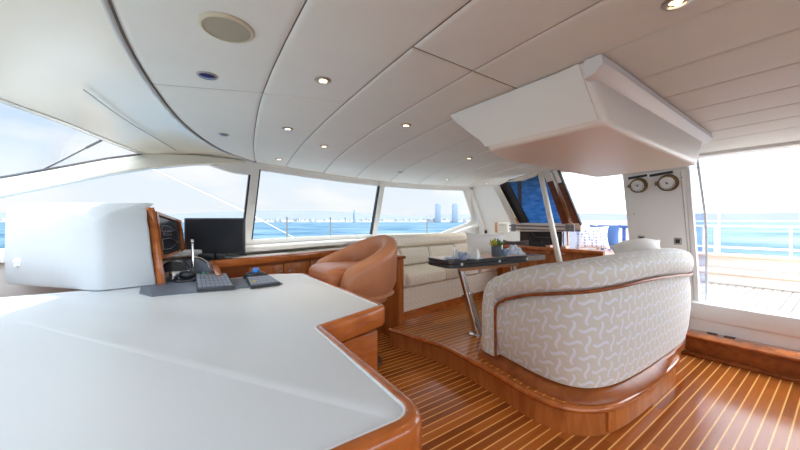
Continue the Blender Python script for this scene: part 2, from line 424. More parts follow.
    def build(s, name, mat, parent=None, loc=None, merge=False):
        me = bpy.data.meshes.new(name)
        if parent is not None: org = ORIGIN[parent.name]
        elif loc is not None: org = Vector(loc)
        else: org = Vector((0, 0, 0))
        me.from_pydata([tuple(Vector(v)-org) for v in s.V], [], s.F); me.update()
        uvl = me.uv_layers.new(name='UVMap')
        for l in me.loops: uvl.data[l.index].uv = s.UV[l.vertex_index]
        for p, f in zip(me.polygons, s.sm): p.use_smooth = True
        me.set_sharp_from_angle(angle=math.radians(38))
        me.materials.append(MATS[mat])
        o = bpy.data.objects.new(name, me); COL.objects.link(o)
        if parent is not None: o.parent = parent
        else: o.location = org
        ORIGIN[o.name] = org
        return o
ORIGIN = {}
def tag(o, label, cat, group=None):
    o['label'] = label; o['category'] = cat
    if group: o['group'] = group
    return o
def thing(name, label, cat, loc, group=None):
    o = bpy.data.objects.new(name, None); COL.objects.link(o); o.location = loc; o.empty_display_size = .05
    ORIGIN[o.name] = Vector(loc); return tag(o, label, cat, group)
def struct(o): o['kind'] = 'structure'; return o
def dup(root, loc, label, rotz=0):
    r = root.copy(); COL.objects.link(r); r.location = loc; r['label'] = label
    r.rotation_euler = (0, 0, rotz)
    for ch in list(root.children):
        c = ch.copy(); COL.objects.link(c); c.parent = r
        for g in ch.children:
            d = g.copy(); COL.objects.link(d); d.parent = c
    return r
def arc(c, r, a0, a1, n=8): return [(c[0]+r*math.cos(math.radians(a0+(a1-a0)*i/n)), c[1]+r*math.sin(math.radians(a0+(a1-a0)*i/n))) for i in range(n+1)]
def roundpoly(poly, rads, n=6):
    out = []
    N = len(poly)
    for i in range(N):
        p = Vector(poly[i]); a = Vector(poly[i-1]); b = Vector(poly[(i+1) % N]); r = rads[i] if isinstance(rads, (list, tuple)) else rads
        if r <= 0: out.append(tuple(p)); continue
        da = (a-p).normalized(); db = (b-p).normalized(); ang = da.angle(db); t = min(r/math.tan(ang/2), (a-p).length*.48, (b-p).length*.48)
        p0 = p+da*t; p1 = p+db*t
        for k in range(n+1):
            s = k/n; out.append(tuple(p0*(1-s)**2+p*2*s*(1-s)+p1*s*s))
    return out
def offset(poly, d, closed=True):
    N = len(poly); out = []
    for i in range(N):
        p = Vector(poly[i]); a = Vector(poly[i-1]) if (closed or i > 0) else None; b = Vector(poly[(i+1) % N]) if (closed or i < N-1) else None
        if a is None: t = (b-p).normalized(); nn = Vector((t.y, -t.x))
        elif b is None: t = (p-a).normalized(); nn = Vector((t.y, -t.x))
        else:
            t1 = (p-a).normalized(); t2 = (b-p).normalized(); n1 = Vector((t1.y, -t1.x)); n2 = Vector((t2.y, -t2.x))
            nn = (n1+n2); nn = nn/max(.3, nn.length**2/2) if nn.length > 1e-6 else n1
        out.append(tuple(p+nn*d))
    return out

# ================================================================== STRUCTURE
CEIL = 1.9
ETOP = [(-2.2, 3.05), (-1.2, 3.42), (-.3, 3.62), (.3, 3.69), (.73, 3.76), (1.63, 4.10), (2.75, 4.36), (3.6, 4.34), (4.5, 4.09)]
def etop(a): return interp(ETOP, a)
TC = [(1.0, -.172), (1.266, -.163), (1.552, -.143), (1.939, -.087), (2.422, .013), (2.915, .174), (3.363, .398), (3.736, .729)]
def tcurve(b):
    b = b if b > .95 else 1.9-b
    return interp(TC, b)
ZS = 1.05
def W(s, t, o=0.): return Vector((s-.06*t, etop(s)+.17*t+o, CEIL-(CEIL-ZS)*t))
def onwin(px, py):
    r = ray(px, py); lo, hi = 1.5, 8
    def f(d):
        p = EYEV+r*d; t = (CEIL-p.z)/(CEIL-ZS); s = p.x+.06*t; return p.y-(etop(s)+.17*t)
    for _ in range(50):
        m = (lo+hi)/2
        if f(m) > 0: hi = m
        else: lo = m
    p = EYEV+r*lo; t = (CEIL-p.z)/(CEIL-ZS); return (p.x+.06*t, t)
BHP, BHN = Vector((4.25, 1, .5)), Vector((1, 0, .22))          # aft bulkhead, raked
PWP, PWN = Vector((4.42, 3, 1.0)), Vector((1, 0, .22))
def bh(px, py): return atp(px, py, BHP, BHN)
def pw(px, py): return atp(px, py, PWP, PWN)
def pa(px, py): return atp(px, py, PWP+Vector((.36, 0, 0)), PWN)
BDIR = Vector((1, 0, .22)).normalized()

# floor
struct(G().prism([(-1.8, -2.1), (4.3, -2.1), (4.3, 4.6), (-1.8, 4.6)], -.06, 0).build('floor', 'sole'))
# raised dining platform
plat_edge = [(1.79, 2.70), (1.86, 2.42), (1.925, 2.1), (1.915, 1.76), (1.88, 1.43), (1.845, 1.2)]
plat_poly = [(4.28, 4.5), (1.97, 4.5), (1.97, 2.72)] + plat_edge + [(1.86, 1.02), (1.94, .90), (2.08, .82), (2.3, .785), (2.7, .775), (3.15, .78), (3.36, .82), (3.5, .93), (3.56, 1.1), (3.56, 1.4), (4.28, 1.4)]
def smooth_open(pts, n=4):
    out = []
    for i in range(len(pts)-1):
        p0, p1, p2, p3 = [Vector(pts[max(0, min(len(pts)-1, k))]) for k in (i-1, i, i+1, i+2)]
        for k in range(n):
            t = k/n
            out.append(tuple(.5*(2*p1+(p2-p0)*t+(2*p0-5*p1+4*p2-p3)*t*t+(-p0+3*p1-3*p2+p3)*t**3)))
    out.append(tuple(pts[-1])); return out
pe = smooth_open(plat_poly[3:20])                   # curved visible edge, from the port end round to the aft end
full = plat_poly[:3] + pe + plat_poly[20:]
struct(G().prism(full, .14, .17).build('platform', 'platform_sole'))
pe_in = offset(pe, -.012, False)
if (Vector(pe_in[10])-Vector((2.6, 2))).length > (Vector(pe[10])-Vector((2.6, 2))).length: pe_in = offset(pe, .012, False)
struct(G().prism(plat_poly[:3]+pe_in+plat_poly[20:], 0, .145).build('platform_riser', 'cherry'))
nose = G().sweep([(x, y, .157) for x, y in pe], [(-.05+.0*k, 0) for k in range(0)] or [(.018*math.cos(2*PI*k/12)*(1.0)-.002 if math.cos(2*PI*k/12) > 0 else -.05*abs(math.cos(2*PI*k/12)), .019*math.sin(2*PI*k/12)) for k in range(12)])
struct(nose.build('trim_1', 'cherry_along'))

# ceiling: padded panels between curved seams, dark joints above them
S0 = [(-2.2, .30), (0, .31), (.92, .323), (1.73, .375), (2.44, .475), (3.0, .575), (3.615, .705), (3.76, .745)]
def seam(i, b):
    a0 = SEAMS[i]
    if i == 0: return interp(S0, b)
    return a0*(1+.036*max(0, b)**2)
SEAMS = [.323, .71, 1.03, 1.35, 1.72, 2.08, 2.43, 2.78, 3.12, 3.46, 4.6]
def panel(g, fl, fr, v0, v1, gap=.0022, vg=.003):
    """fl, fr: left/right edge a(b); v0, v1: pairs of b at the left and right corner"""
    nu = [0, .004, .010, .022, None, -.022, -.010, -.004, 0]
    def lin(n, cnt):
        e = [0, .003, .009, .02]; mid = [.02+(n-.04)*(k/cnt) for k in range(1, cnt)]
        return e+mid+[n-.02, n-.009, n-.003, n]
    Wd = .35; Ld = max(.2, abs(v1[0]-v0[0]))
    us = [x/Wd for x in lin(Wd, 4)]; vs = [x/Ld for x in lin(Ld, 14)]
    V = []; UV = []
    for u in us:
        for v in vs:
            b = (v0[0]+(v1[0]-v0[0])*v)*(1-u)+(v0[1]+(v1[1]-v0[1])*v)*u
            al, ar = fl(b)+gap, fr(b)-gap
            a = al+(ar-al)*u
            du = min(u, 1-u)*Wd; dv = min(v, 1-v)*Ld
            h = 0
            for d in (du, dv):
                if d < .014: h = max(h, .007*(1-d/.014)**2)
            b2 = b+(vg if v < .5 else -vg)*(1 if dv < .02 else 0)
            V.append((a, b2, CEIL+h)); UV.append((a, b))
    m = len(vs)
    F = [(i*m+j, i*m+j+1, (i+1)*m+j+1, (i+1)*m+j) for i in range(len(us)-1) for j in range(m-1)]
    g.add(V, F, UV)
def b_end(f, b=4.0):
    for _ in range(30): b = etop(f(b))-.005
    return b
cg = G()
BM = -2.0
cols = []
for i in range(-1, len(SEAMS)-1):
    fl = (lambda b: tcurve(b)+.012) if i < 0 else (lambda b, i=i: seam(i, b))
    fr = lambda b, i=i: seam(i+1, b)
    if i < 0:
        panel(cg, fl, fr, (BM, BM), (.17, .17)); panel(cg, fl, fr, (.17, .17), (1.92, 1.73), vg=.006); panel(cg, fl, fr, (1.92, 1.73), (3.70, 3.70), vg=.006)
    else:
        el, er = b_end(fl), b_end(fr)
        if i == 0: cr = (1.73, 1.588)
        else: cr = (.95, .95)
        panel(cg, fl, fr, (BM, BM), cr if i == 0 else (.95, .95))
        panel(cg, fl, fr, cr, (el, er), vg=.006 if i == 0 else .003)
# cut everything behind the aft bulkhead
bm = bmesh.new()
vs = [bm.verts.new(v) for v in cg.V]
for f in cg.F:
    try: bm.faces.new([vs[k] for k in f])
    except ValueError: pass
allg = lambda: bm.verts[:]+bm.edges[:]+bm.faces[:]
bmesh.ops.bisect_plane(bm, geom=allg(), plane_co=(4.70, 0, 0), plane_no=(1, 0, 0), clear_outer=True)
bmesh.ops.bisect_plane(bm, geom=allg(), plane_co=(4.22, 0, 0), plane_no=(1, 0, 0))
bmesh.ops.bisect_plane(bm, geom=allg(), plane_co=(0, 2.9, 0), plane_no=(0, 1, 0))
bmesh.ops.delete(bm, geom=[f for f in bm.faces if f.calc_center_median().x > 4.22 and f.calc_center_median().y < 2.9], context='FACES')
struct(G().bm(bm).build('ceiling', 'vinyl'))
outl = [(tcurve(b)-.02, b) for b in [BM+k*(3.74-BM)/24 for k in range(25)]] + [(a, etop(a)+.10) for a in [.75+k*(4.75-.75)/16 for k in range(17)]] + [(4.75, 3.0), (4.25, 2.6), (4.25, BM)]
struct(G().prism(outl, CEIL+.012, CEIL+.07).build('trim_2', 'seam_dark'))
outl2 = [(tcurve(b)-.02, b) for b in [BM+k*(3.74-BM)/24 for k in range(25)]] + [(a, etop(a)+.14) for a in [.75+k*(4.8-.75)/16 for k in range(17)]] + [(4.8, 3.0), (4.25, 2.6), (4.25, BM-.15)]
struct(G().prism(outl2, CEIL+.07, CEIL+.12).build('trim_3', 'gelcoat'))
# rounded gasket round the front of the padded ceiling
tr = [(tcurve(b), b, CEIL-.003) for b in [BM+k*(3.75-BM)/60 for k in range(61)]]
struct(G().tube(tr, .009, 10).build('trim_4', 'grey_gasket'))
tr2 = [(tcurve(b)+.010, b, CEIL+.004) for b in [BM+k*(3.74-BM)/60 for k in range(61)]]
struct(G().tube(tr2, .004, 8).build('trim_5', 'seam_dark'))
# edge strip between ceiling and the far windows
es = [(a, etop(a)+.0, CEIL-.002) for a in [.70+k*(4.3-.70)/40 for k in range(41)]]
struct(G().tube(es, .014, 10).build('trim_6', 'white_paint'))
# moulded visor from the ceiling's front edge out to the windscreen head
BC = [(-.2, -1.12), (.95, -1.05), (1.7, -.86), (2.366, -.675), (2.68, -.528), (3.06, -.39), (3.40, -.26), (3.586, -.162), (3.72, .06)]
def bcurve(b):
    b = b if b > .95 else 1.9-b
    return interp(BC, b)
g = G(); V = []; nb, na = 70, 14
for i in range(nb+1):
    b = -1.8+(3.72+1.8)*i/nb
    for j in range(na+1):
        t = j/na; a0, a1 = tcurve(min(b, 3.70))-.008, bcurve(b)
        if b > 3.5: a0 = a0
        z = CEIL+.003-.012*t-.05*t*t*t+.018*math.sin(PI*t)
        V.append((a0+(a1-a0)*t, b, z))
g.add(V, [(i*(na+1)+j, i*(na+1)+j+1, (i+1)*(na+1)+j+1, (i+1)*(na+1)+j)[::-1] for i in range(nb) for j in range(na)])
struct(g.build('trim_7', 'gelcoat'))
# a joint across the visor and a second one following the windscreen head
def visor_pt(px, py, z=CEIL-.008): p = atz(px, py, z); return tuple(p)
struct(G().tube([visor_pt(*q) for q in ((84, 90), (100, 102), (118, 115), (136, 127), (152, 136), (170, 147), (186, 157))], .0035, 6).build('trim_8', 'grey_gasket'))
# windscreen head rail and pillar
struct(G().sweep([(bcurve(b)-.02, b, CEIL-.05) for b in [-1.6+k*(3.62+1.6)/50 for k in range(51)]], [(-.025, -.012), (.025, -.012), (.025, .025), (-.025, .025)]).build('trim_9', 'gelcoat'))
PIL = [(.64, 3.755, 1.885), (.50, 3.735, 1.878), (.17, 3.67, 1.845), (-.16, 3.62, 1.79), (-.44, 3.60, 1.705), (-.71, 3.59, 1.605), (-1.2, 3.46, 1.41), (-1.75, 3.22, 1.13)]
def pil_ring(p, h, wd): return [(p[0], p[1]+wd*x, p[2]+h*y) for x, y in ((-.5, -.4), (-.4, -.5), (.4, -.5), (.5, -.4), (.5, .4), (.4, .5), (-.4, .5), (-.5, .4))]
struct(G().loft([pil_ring(p, h, .11) for p, h in zip(PIL, (.012, .05, .095, .135, .135, .13, .13, .13))], True, True, True).build('trim_10', 'gelcoat'))
struct(G().tube([(p[0], p[1]-.05, p[2]+.07) for p in [(.0, 3.645, 1.822)]+PIL[3:]], .008, 8).build('trim_11', 'gasket'))
ws = G(); R = []
for k in range(31):
    b = -1.5+(3.58+1.5)*k/30; bb = b if b > .95 else 1.9-b
    foot = Vector((-1.85+.10*max(0, bb-.95)**2*.3, .95+(b-.95)*.86, 1.10))
    R.append([(bcurve(b)-.01, b, CEIL-.08), tuple(foot)])
win1 = struct(bpy.data.objects.new('window_1', None)); COL.objects.link(win1); ORIGIN['window_1'] = Vector((0, 0, 0))
ws.loft(R, False, False).build('glass', 'clear_glass', win1)
# front wall and dash under the windscreen
struct(G().box((-1.95, -1.6, 0), (-1.85, 3.4, 1.08)).build('wall_left', 'gelcoat'))
struct(G().box((-1.86, -1.5, .98), (-1.15, 3.3, 1.03), .01).build('trim_12', 'gelcoat'))

# far (window) side
def strip(s0, s1, t0, t1, o0=0., o1=.06, n=30):
    R = []
    for k in range(n+1):
        s = s0+(s1-s0)*k/n
        R.append([W(s, t0, o0), W(s, t0, o1), W(s, t1, o1), W(s, t1, o0)])
    return R
struct(G().loft(strip(.22, 4.5, -.02, .085), True, True).build('trim_13', 'white_paint'))
struct(G().loft([[W(s, -.02, -.01), W(s, -.02, .06), W(s, .085+.075*(min(1, k/13)**2*(3-2*min(1, k/13))), .06), W(s, .085+.075*(min(1, k/13)**2*(3-2*min(1, k/13))), -.01)] for k, s in enumerate([.20+.03*q for q in range(18)])], True, True).build('trim_40', 'white_paint'))
struct(G().loft(strip(-1.9, 4.5, 1.0, 1.12, -.03, .07), True, True).build('trim_14', 'white_paint'))
struct(G().loft(strip(-1.9, 4.5, 1.10, 2.25, .02, .08), True, True).build('wall_back', 'white_paint'))
led = [-.9+k*.1 for k in range(50)]
struct(G().loft([[(a, etop(a)+.16, .94), (a, etop(a)-.13, .94), (a, etop(a)-.14, .975), (a, etop(a)-.13, .99), (a, etop(a)+.16, .99)] for a in led], True, True).build('trim_41', 'white_paint'))
def mullion(s, name, w=.042):
    struct(G().loft([[W(s-w, t, -.03), W(s+w*.9, t, -.03), W(s+w, t, -.02), W(s+w, t, .07), W(s-w, t, .07), W(s-w, t, -.02)] for t in (0, .3, .6, 1.05)], True, True).build(name, 'white_paint'))
mullion(.745, 'trim_15'); mullion(2.76, 'trim_16')
gk = G()
for s in (.745-.050, .745+.052, 2.76-.054):
    gk.loft([[W(s-.010, t, .0), W(s+.010, t, .0), W(s+.010, t, .05), W(s-.010, t, .05)] for t in (.08, .5, 1.0)], True, True)
struct(gk.build('trim_17', 'gasket'))
def winobj(n): o = bpy.data.objects.new(n, None); COL.objects.link(o); ORIGIN[n] = Vector((0, 0, 0)); return struct(o)
def tstart(s): 
    if s > .3: return .08
    z = interp([(p[0], p[2]) for p in PIL[::-1]], s); return max(.08, (CEIL-z)/(CEIL-ZS))
w2 = winobj('window_2'); R = [[W(s, tstart(s), .03), W(s, 1.0, .03)] for s in [-1.6+k*(2.28)/20 for k in range(21)]]
G().loft(R, False, False).build('glass', 'clear_glass', w2)
w3 = winobj('window_3'); G().loft([[W(.82+k*.094, .08, .03), W(.82+k*.094, 1.0, .03)] for k in range(21)], False, False).build('glass', 'clear_glass', w3)
w4 = winobj('window_4'); G().loft([[W(2.81+k*.083, .08, .03), W(2.81+k*.083, 1.0, .03)] for k in range(21)], False, False).build('glass', 'clear_glass', w4)
# the last window's raked end: infill with a rounded corner
cor = [onwin(*q) for q in ((463.5, 191), (468, 205), (471, 215), (470.5, 220), (466, 223.5), (450, 229), (433, 235.5), (427, 238))]
g = G()
outer = [(5.1, .0), (5.1, .25), (5.1, .45), (5.1, .7), (5.1, 1.0), (4.5, 1.08), (4.0, 1.08), (3.72, 1.08)]
for o in (.0, .02):
    V = []
    for c, q in zip(cor, outer): V += [W(*c, o), W(*q, o)]
    g.add(V, [(2*i, 2*i+1, 2*i+3, 2*i+2) if o < .01 else (2*i, 2*i+2, 2*i+3, 2*i+1) for i in range(len(cor)-1)], smooth=False)
V = []
for c in cor: V += [W(*c, .0), W(*c, .02)]
g.add(V, [(2*i, 2*i+2, 2*i+3, 2*i+1) for i in range(len(cor)-1)])
struct(g.build('trim_18', 'white_paint'))
rr = [onwin(*q) for q in ((464, 190), (468, 204), (471.5, 215), (471.5, 220), (466, 224), (450, 229.6), (434, 236))]
struct(G().tube([W(*c, .0) for c in rr], .016, 10).build('trim_19', 'white_paint'))
# sloping sunlit ledge under it
lp = [onwin(*q) for q in ((476, 223), (462, 228), (446, 234), (432, 239))]
struct(G().loft([[W(*c, -.14), W(*c, -.0), W(c[0], c[1]+.06, 0), W(c[0], c[1]+.06, -.14)] for c in lp], True, True).build('trim_20', 'white_paint'))

# aft side: wall by the last window, with the opening for the raked hatch
g = G()
g.slab([pa(466, 176), pa(546, 160), pa(546, 171), pa(506, 182), pa(520, 222), pa(522, 228), pa(522, 275), pa(462, 275), pa(478, 222)], BDIR*.05)
struct(g.build('wall_right', 'bulkhead_white'))
struct(G().tube([pa(470, 187)-BDIR*.03, pa(477, 207)-BDIR*.03, pa(483, 224)-BDIR*.03, pa(484, 246)-BDIR*.03], .045, 10).build('trim_21', 'white_paint'))
# ribbed lining below the sloping ledge
g = G()
for k in range(6): g.slab([pa(449+k*6, 232-k*1.2)-BDIR*.01, pa(454.4+k*6, 231-k*1.2)-BDIR*.01, pa(454.4+k*6, 252)-BDIR*.01, pa(449+k*6, 252)-BDIR*.01], BDIR*.012)
struct(g.build('trim_22', 'white_paint'))
# aft bulkhead between the two doorways
g = G(); g.slab([bh(622.5, 173.5), bh(684.5, 168), bh(692, 262), bh(697.5, 352), bh(632, 352), bh(629.5, 245)], BDIR*.06)
struct(g.build('wall_right_panel', 'bulkhead_white'))
struct(G().slab([bh(616, 160), bh(690, 158), bh(687, 169.5), bh(622, 175)], BDIR*.05).build('trim_23', 'vinyl'))
for p0, p1, nm in (((680.5, 171), (689, 262), 'trim_24'),):
    struct(G().tube([bh(*p0)-BDIR*.002, bh(*p1)-BDIR*.002], .004, 6).build(nm, 'grey_gasket'))
# lower wall across the first doorway (behind the dining corner)
struct(G().slab([(4.30, 1.3, .17), (4.30, 4.3, .17), (4.30, 4.3, .82), (4.30, 1.3, .82)], (.05, 0, 0)).build('wall_right_lower', 'white_paint'))
# doorway to the side deck
jb = lambda px, py: atp(px, py, BHP+Vector((.12, 0, 0)), BHN)
d1 = winobj('door_1')
G().slab([bh(684.5, 168), bh(692, 262), bh(697.5, 352), bh(697.5, 352)+Vector((.3, .05, 0)), bh(692, 262)+Vector((.3, .05, 0)), bh(684.5, 168)+Vector((.3, .05, 0))], (0, -.035, 0)).build('door_jamb', 'white_paint', d1)
G().tube([jb(697, 158), jb(700, 178), jb(704.5, 210), jb(706.5, 235), jb(706.5, 306)], .011, 8).build('door_edge', 'grey_gasket', d1)
G().slab([jb(697, 158), jb(700, 178), jb(704.5, 210), jb(706.5, 235), jb(706.5, 306), jb(699, 306), jb(692, 250), jb(687, 168)], (.012, 0, 0)).build('glass', 'tint_glass', d1)
sl0, sl1 = bh(699, 307.5), bh(812, 328)
G().box((4.18, -.25, .30), (4.42, sl0.y+.05, .46), .012).build('door_sill', 'white_paint', d1)
G().box((4.20, -.25, 0), (4.36, sl0.y+.05, .31), .0).build('door_riser', 'white_paint', d1)
struct(G().box((4.08, -2.0, 1.87), (4.24, .90, 1.905), .008).build('trim_25', 'white_paint'))
struct(G().box((4.2, -2.05, 0), (4.3, -.25, 1.9)).build('wall_right_end', 'bulkhead_white'))
# side behind the camera: the same run of windows
struct(G().box((-1.8, -2.1, 0), (4.3, -2.0, 1.0)).build('wall_front', 'white_paint'))
struct(G().box((-.2, -2.1, 1.80), (4.3, -2.0, 1.9)).build('trim_27', 'gelcoat'))
for k, a in enumerate((.6, 2.4, 4.2)): struct(G().box((a-.05, -2.1, 1.0), (a+.05, -2.0, 1.8)).build('trim_%d' % (28+k), 'gelcoat'))
w5 = winobj('window_5'); G().box((.6, -2.06, 1.0), (4.2, -2.055, 1.8)).build('glass', 'clear_glass', w5)

# ================================================================== OUTSIDE
SEA = -2.2
struct(G().prism([(-6000, -6000), (6000, -6000), (6000, 6000), (-6000, 6000)], SEA-.5, SEA).build('sea', 'sea_water'))
RC = 2500.
def far(px, py, d=RC): return atd(px, py, d)
def heading(px, d):   # ground point on the sight heading
    r = ray(px, 222); return Vector((r.x*d, r.y*d, 0))
sh = G(); R = []
for k in range(61):
    px = -900+k*(1500-(-900)+0)/60 if False else -1600+k*40
    p = heading(px, RC); q = heading(px, RC*1.12)
    R.append([(p.x, p.y, SEA-1), (p.x, p.y, 6), (q.x, q.y, 14), (q.x, q.y, SEA-1)])
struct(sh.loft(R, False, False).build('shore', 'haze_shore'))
rs = random.Random(4)
def ridge(d, base, amp, name, seed):
    R = []; rr = random.Random(seed); ph = [rr.random()*6 for _ in range(6)]
    for k in range(121):
        px = -1600+k*20; x = px/100.
        h = base+amp*(.5*math.sin(x*.9+ph[0])+.3*math.sin(x*2.1+ph[1])+.16*math.sin(x*5.3+ph[2])+.09*math.sin(x*11+ph[3]))
        if name == 'hills':
            h += base*.55*math.exp(-((px-285)/60)**2)+base*.3*math.exp(-((px-350)/50)**2)
        p = heading(px, d); q = heading(px, d*1.3)
        R.append([(p.x, p.y, SEA-1), (p.x*1.05, p.y*1.05, max(8, h*.6)), (p.x*1.12, p.y*1.12, max(10, h)), (q.x, q.y, SEA-1)])
    return struct(G().loft(R, False, False).build(name, 'haze_hill'))
ridge(4200, 118, 42, 'hills', 3)
# hazy town along the shore: rows of far blocks nobody could count
tw = G()
for k in range(520):
    px = rs.uniform(-500, 486); d = RC*rs.uniform(1.0, 1.12); p = heading(px, d)
    h = rs.choice((12, 16, 20, 24, 30))*rs.uniform(.7, 1.15); wd = rs.uniform(12, 34)
    if 225 > px > 205 or rs.random() < .04: h *= 1.5
    M = Matrix.Translation((p.x, p.y, 0)) @ Matrix.Rotation(rs.uniform(-.4, .4)+.6, 4, 'Z')
    tw.box((-wd/2, -wd/2, SEA), (wd/2, wd/2, h), 0, 1, M)
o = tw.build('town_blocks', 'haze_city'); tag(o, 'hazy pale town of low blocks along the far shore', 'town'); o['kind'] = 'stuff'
def tower(name, px, py, wpx, label, top=True):
    d = RC*.995; p = heading(px, d*1.0); k = d/320.; h = EYE+(222-py)*k; wd = wpx*k
    t = thing(name, label, 'tower', (p.x, p.y, SEA))
    ang = math.atan2(p.y, p.x)
    M = Matrix.Translation((p.x, p.y, 0)) @ Matrix.Rotation(ang, 4, 'Z')
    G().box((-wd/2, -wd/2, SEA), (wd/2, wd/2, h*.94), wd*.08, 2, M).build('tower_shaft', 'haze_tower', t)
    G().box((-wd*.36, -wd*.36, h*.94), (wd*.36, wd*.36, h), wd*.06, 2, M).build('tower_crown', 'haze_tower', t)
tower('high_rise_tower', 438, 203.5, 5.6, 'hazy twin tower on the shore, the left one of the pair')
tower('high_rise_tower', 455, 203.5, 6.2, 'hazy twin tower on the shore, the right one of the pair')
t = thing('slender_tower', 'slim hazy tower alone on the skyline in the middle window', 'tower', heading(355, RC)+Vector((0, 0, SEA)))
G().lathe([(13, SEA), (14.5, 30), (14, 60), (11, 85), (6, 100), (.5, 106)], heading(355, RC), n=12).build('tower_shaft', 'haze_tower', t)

# own deck round the deckhouse
struct(G().prism([(-6, 4.75), (-.5, 4.85), (4.3, 4.6), (6.1, 4.6), (6.1, 5.6), (-.5, 5.5), (-6, 5.0)], .70, .78).build('deck', 'deck_teak'))
struct(G().prism([(4.3, -4), (6.8, -4), (6.8, 4.6), (4.3, 4.6)], .36, .44).build('deck_aft', 'deck_teak'))
# teak boards of the aft deck run fore and aft
stg = 'stanchions along the port rail'
def stanchion(px, py0, b, label):
    p = atb(px, 221, b); t = thing('stanchion', label, 'stanchion', (p.x, p.y, .78), stg)
    G().lathe([(.03, .78), (.03, .80), (.013, .82), (.011, 1.30), (.016, 1.31), (.012, 1.335)], (p.x, p.y, 0), n=10).build('post', 'brushed', t)
    return p
for px, lb in ((287, 'steel stanchion outside the middle window, left one'), (330.5, 'steel stanchion outside the middle window, right one'), (427, 'steel stanchion outside the aft raked window')):
    stanchion(px, 221, 5.2, lb)
w0, w1, w2_ = atb(120, 154, 5.6), atb(250, 214, 5.4), atb(293, 237, 5.25)
w3_ = w2_+(w2_-w1)*((w2_.z-.775)/(w1.z-w2_.z))
o = G().tube([w0, w1, w2_, w3_], .005, 8).build('rigging_wire', 'linen'); tag(o, 'pale stay wire slanting down across the two forward side windows', 'wire')
o = G().tube([atp(40, 118, (-2.3, 2.5, 1.4), (.6, 0, 1)), atp(150, 168, (-2.3, 2.5, 1.4), (.6, 0, 1))], .010, 6).build('forestay_wire', 'linen'); tag(o, 'pale stay wire seen through the windscreen above the pillar', 'wire')
t = thing('windscreen_wiper', 'thin dark wiper arm lying across the windscreen glass', 'wiper', atd(40, 172, 2.55))
G().tube([atd(30, 176, 2.62), atd(62, 160.5, 2.72), atd(88, 147, 2.80)], .006, 6).build('arm', 'gasket', t)
G().tube([atd(86, 148, 2.79), atd(106, 138, 2.86)], .010, 6).build('blade', 'gasket', t)

# aft deck: coamings, rail, cockpit seating seen through the doorways
cm = thing('deck_locker_bench', 'low white deck locker with a teak top beyond the door', 'bench', (6.1, 0, .44))
G().box((5.85, -4, .44), (6.45, 1.55, .565), .01).build('body', 'cockpit_white', cm)
G().box((5.81, -4, .565), (6.47, 1.55, .595), .012).build('teak_top', 'teak_pale', cm)
cm = thing('coaming', 'white bulwark with a teak capping under the aft rail', 'bulwark', (6.7, 0, .44))
G().box((6.5, -4, .44), (6.7, 4.2, .745), .01).build('body', 'cockpit_white', cm)
G().box((6.42, -4, .745), (6.76, 4.2, .785), .012).build('capping', 'teak_pale', cm)
rl = thing('guard_rail', 'white guard rail standing on the aft bulwark', 'railing', (6.62, 0, .785))
G().tube([(6.62, -4, .88), (6.62, 4.2, .88)], .014, 8).build('lower_rail', 'cockpit_white', rl)
G().tube([(6.62, -4, 1.19), (6.62, 4.2, 1.19)], .014, 8).build('top_rail', 'cockpit_white', rl)
for y in (-1.6, -.4, .45, 1.17, 1.30, 2.3, 3.3): G().tube([(6.62, y, .785), (6.62, y, 1.19)], .014, 8).build('post', 'cockpit_white', rl)
# raised cockpit behind the first doorway
ck = thing('cockpit_bench', 'white cockpit bench carrying the blue cushions outside', 'bench', (5.1, 2.2, .44))
G().box((4.75, 1.35, .44), (5.25, 2.75, .80), .02).build('body', 'cockpit_white', ck)
G().box((4.62, 1.35, .80), (5.28, 2.75, .835), .012).build('teak_rim', 'cherry_pale', ck)
def facecam(p, yaw=0, tilt=0):
    """frame at p whose local z looks back towards the cabin, x across, y up"""
    f = Vector((-p.x, -p.y, 0)).normalized(); M = Matrix((( -f.y, 0, f.x, p.x), (f.x, 0, f.y, p.y), (0, 1, 0, p.z), (0, 0, 0, 1)))
    x = Vector((0, 0, 1)).cross(f); M = Matrix(((x.x, 0, f.x, p.x), (x.y, 0, f.y, p.y), (0, 1, f.z, p.z), (0, 0, 0, 1)))
    return M @ Matrix.Rotation(yaw, 4, 'Y') @ Matrix.Rotation(tilt, 4, 'X')
p = atd(592, 237.5, 4.75); o = G().pillow(facecam(p, .2, -.25), .46, .36, .13, 12).build('throw_pillow', 'cloth_dots', None, p); tag(o, 'pale blue cushion with navy dots on the cockpit bench', 'cushion')
p = atd(604, 236.5, 4.95); o = G().pillow(facecam(p, -.2, -.25), .42, .38, .13, 12).build('throw_pillow', 'canvas_navy', None, p); tag(o, 'plain blue cushion behind the dotted cushion', 'cushion')
p = atd(617, 226, 5.25)
t = thing('deck_chair', 'deck chair with navy and white striped canvas outside', 'chair', (p.x, p.y, .44))
M = facecam(p, 0, 0)
bx = lambda c0, c1, bv=.005: G().box(c0, c1, bv, 2, M)
bx((-.25, -.42, -.012), (.25, -.03, .012)).build('canvas_back', 'stripe_cloth', t)
bx((-.27, -.03, -.025), (.27, .01, .025)).build('top_rail', 'canvas_navy', t)
for s in (-1, 1): bx((s*.27-.02, -.79, -.02), (s*.27+.02, -.03, .02)).build('leg', 'cherry_pale', t)
bx((-.25, -.45, 0), (.25, -.42, .4)).build('seat', 'stripe_cloth', t)
for s in (-1, 1): bx((s*.25-.02, -.79, .36), (s*.25+.02, -.45, .4)).build('leg', 'cherry_pale', t)
t = thing('cockpit_coaming', 'high white coaming behind the cockpit cushions', 'bulwark', (6.3, 3.3, .44))
G().box((6.2, 2.0, .44), (6.4, 4.6, 1.27), .03, 3).build('body', 'cockpit_white', t)
t = thing('awning', 'white awning on a tube frame over the cockpit', 'awning', (5.6, 2.3, .44))
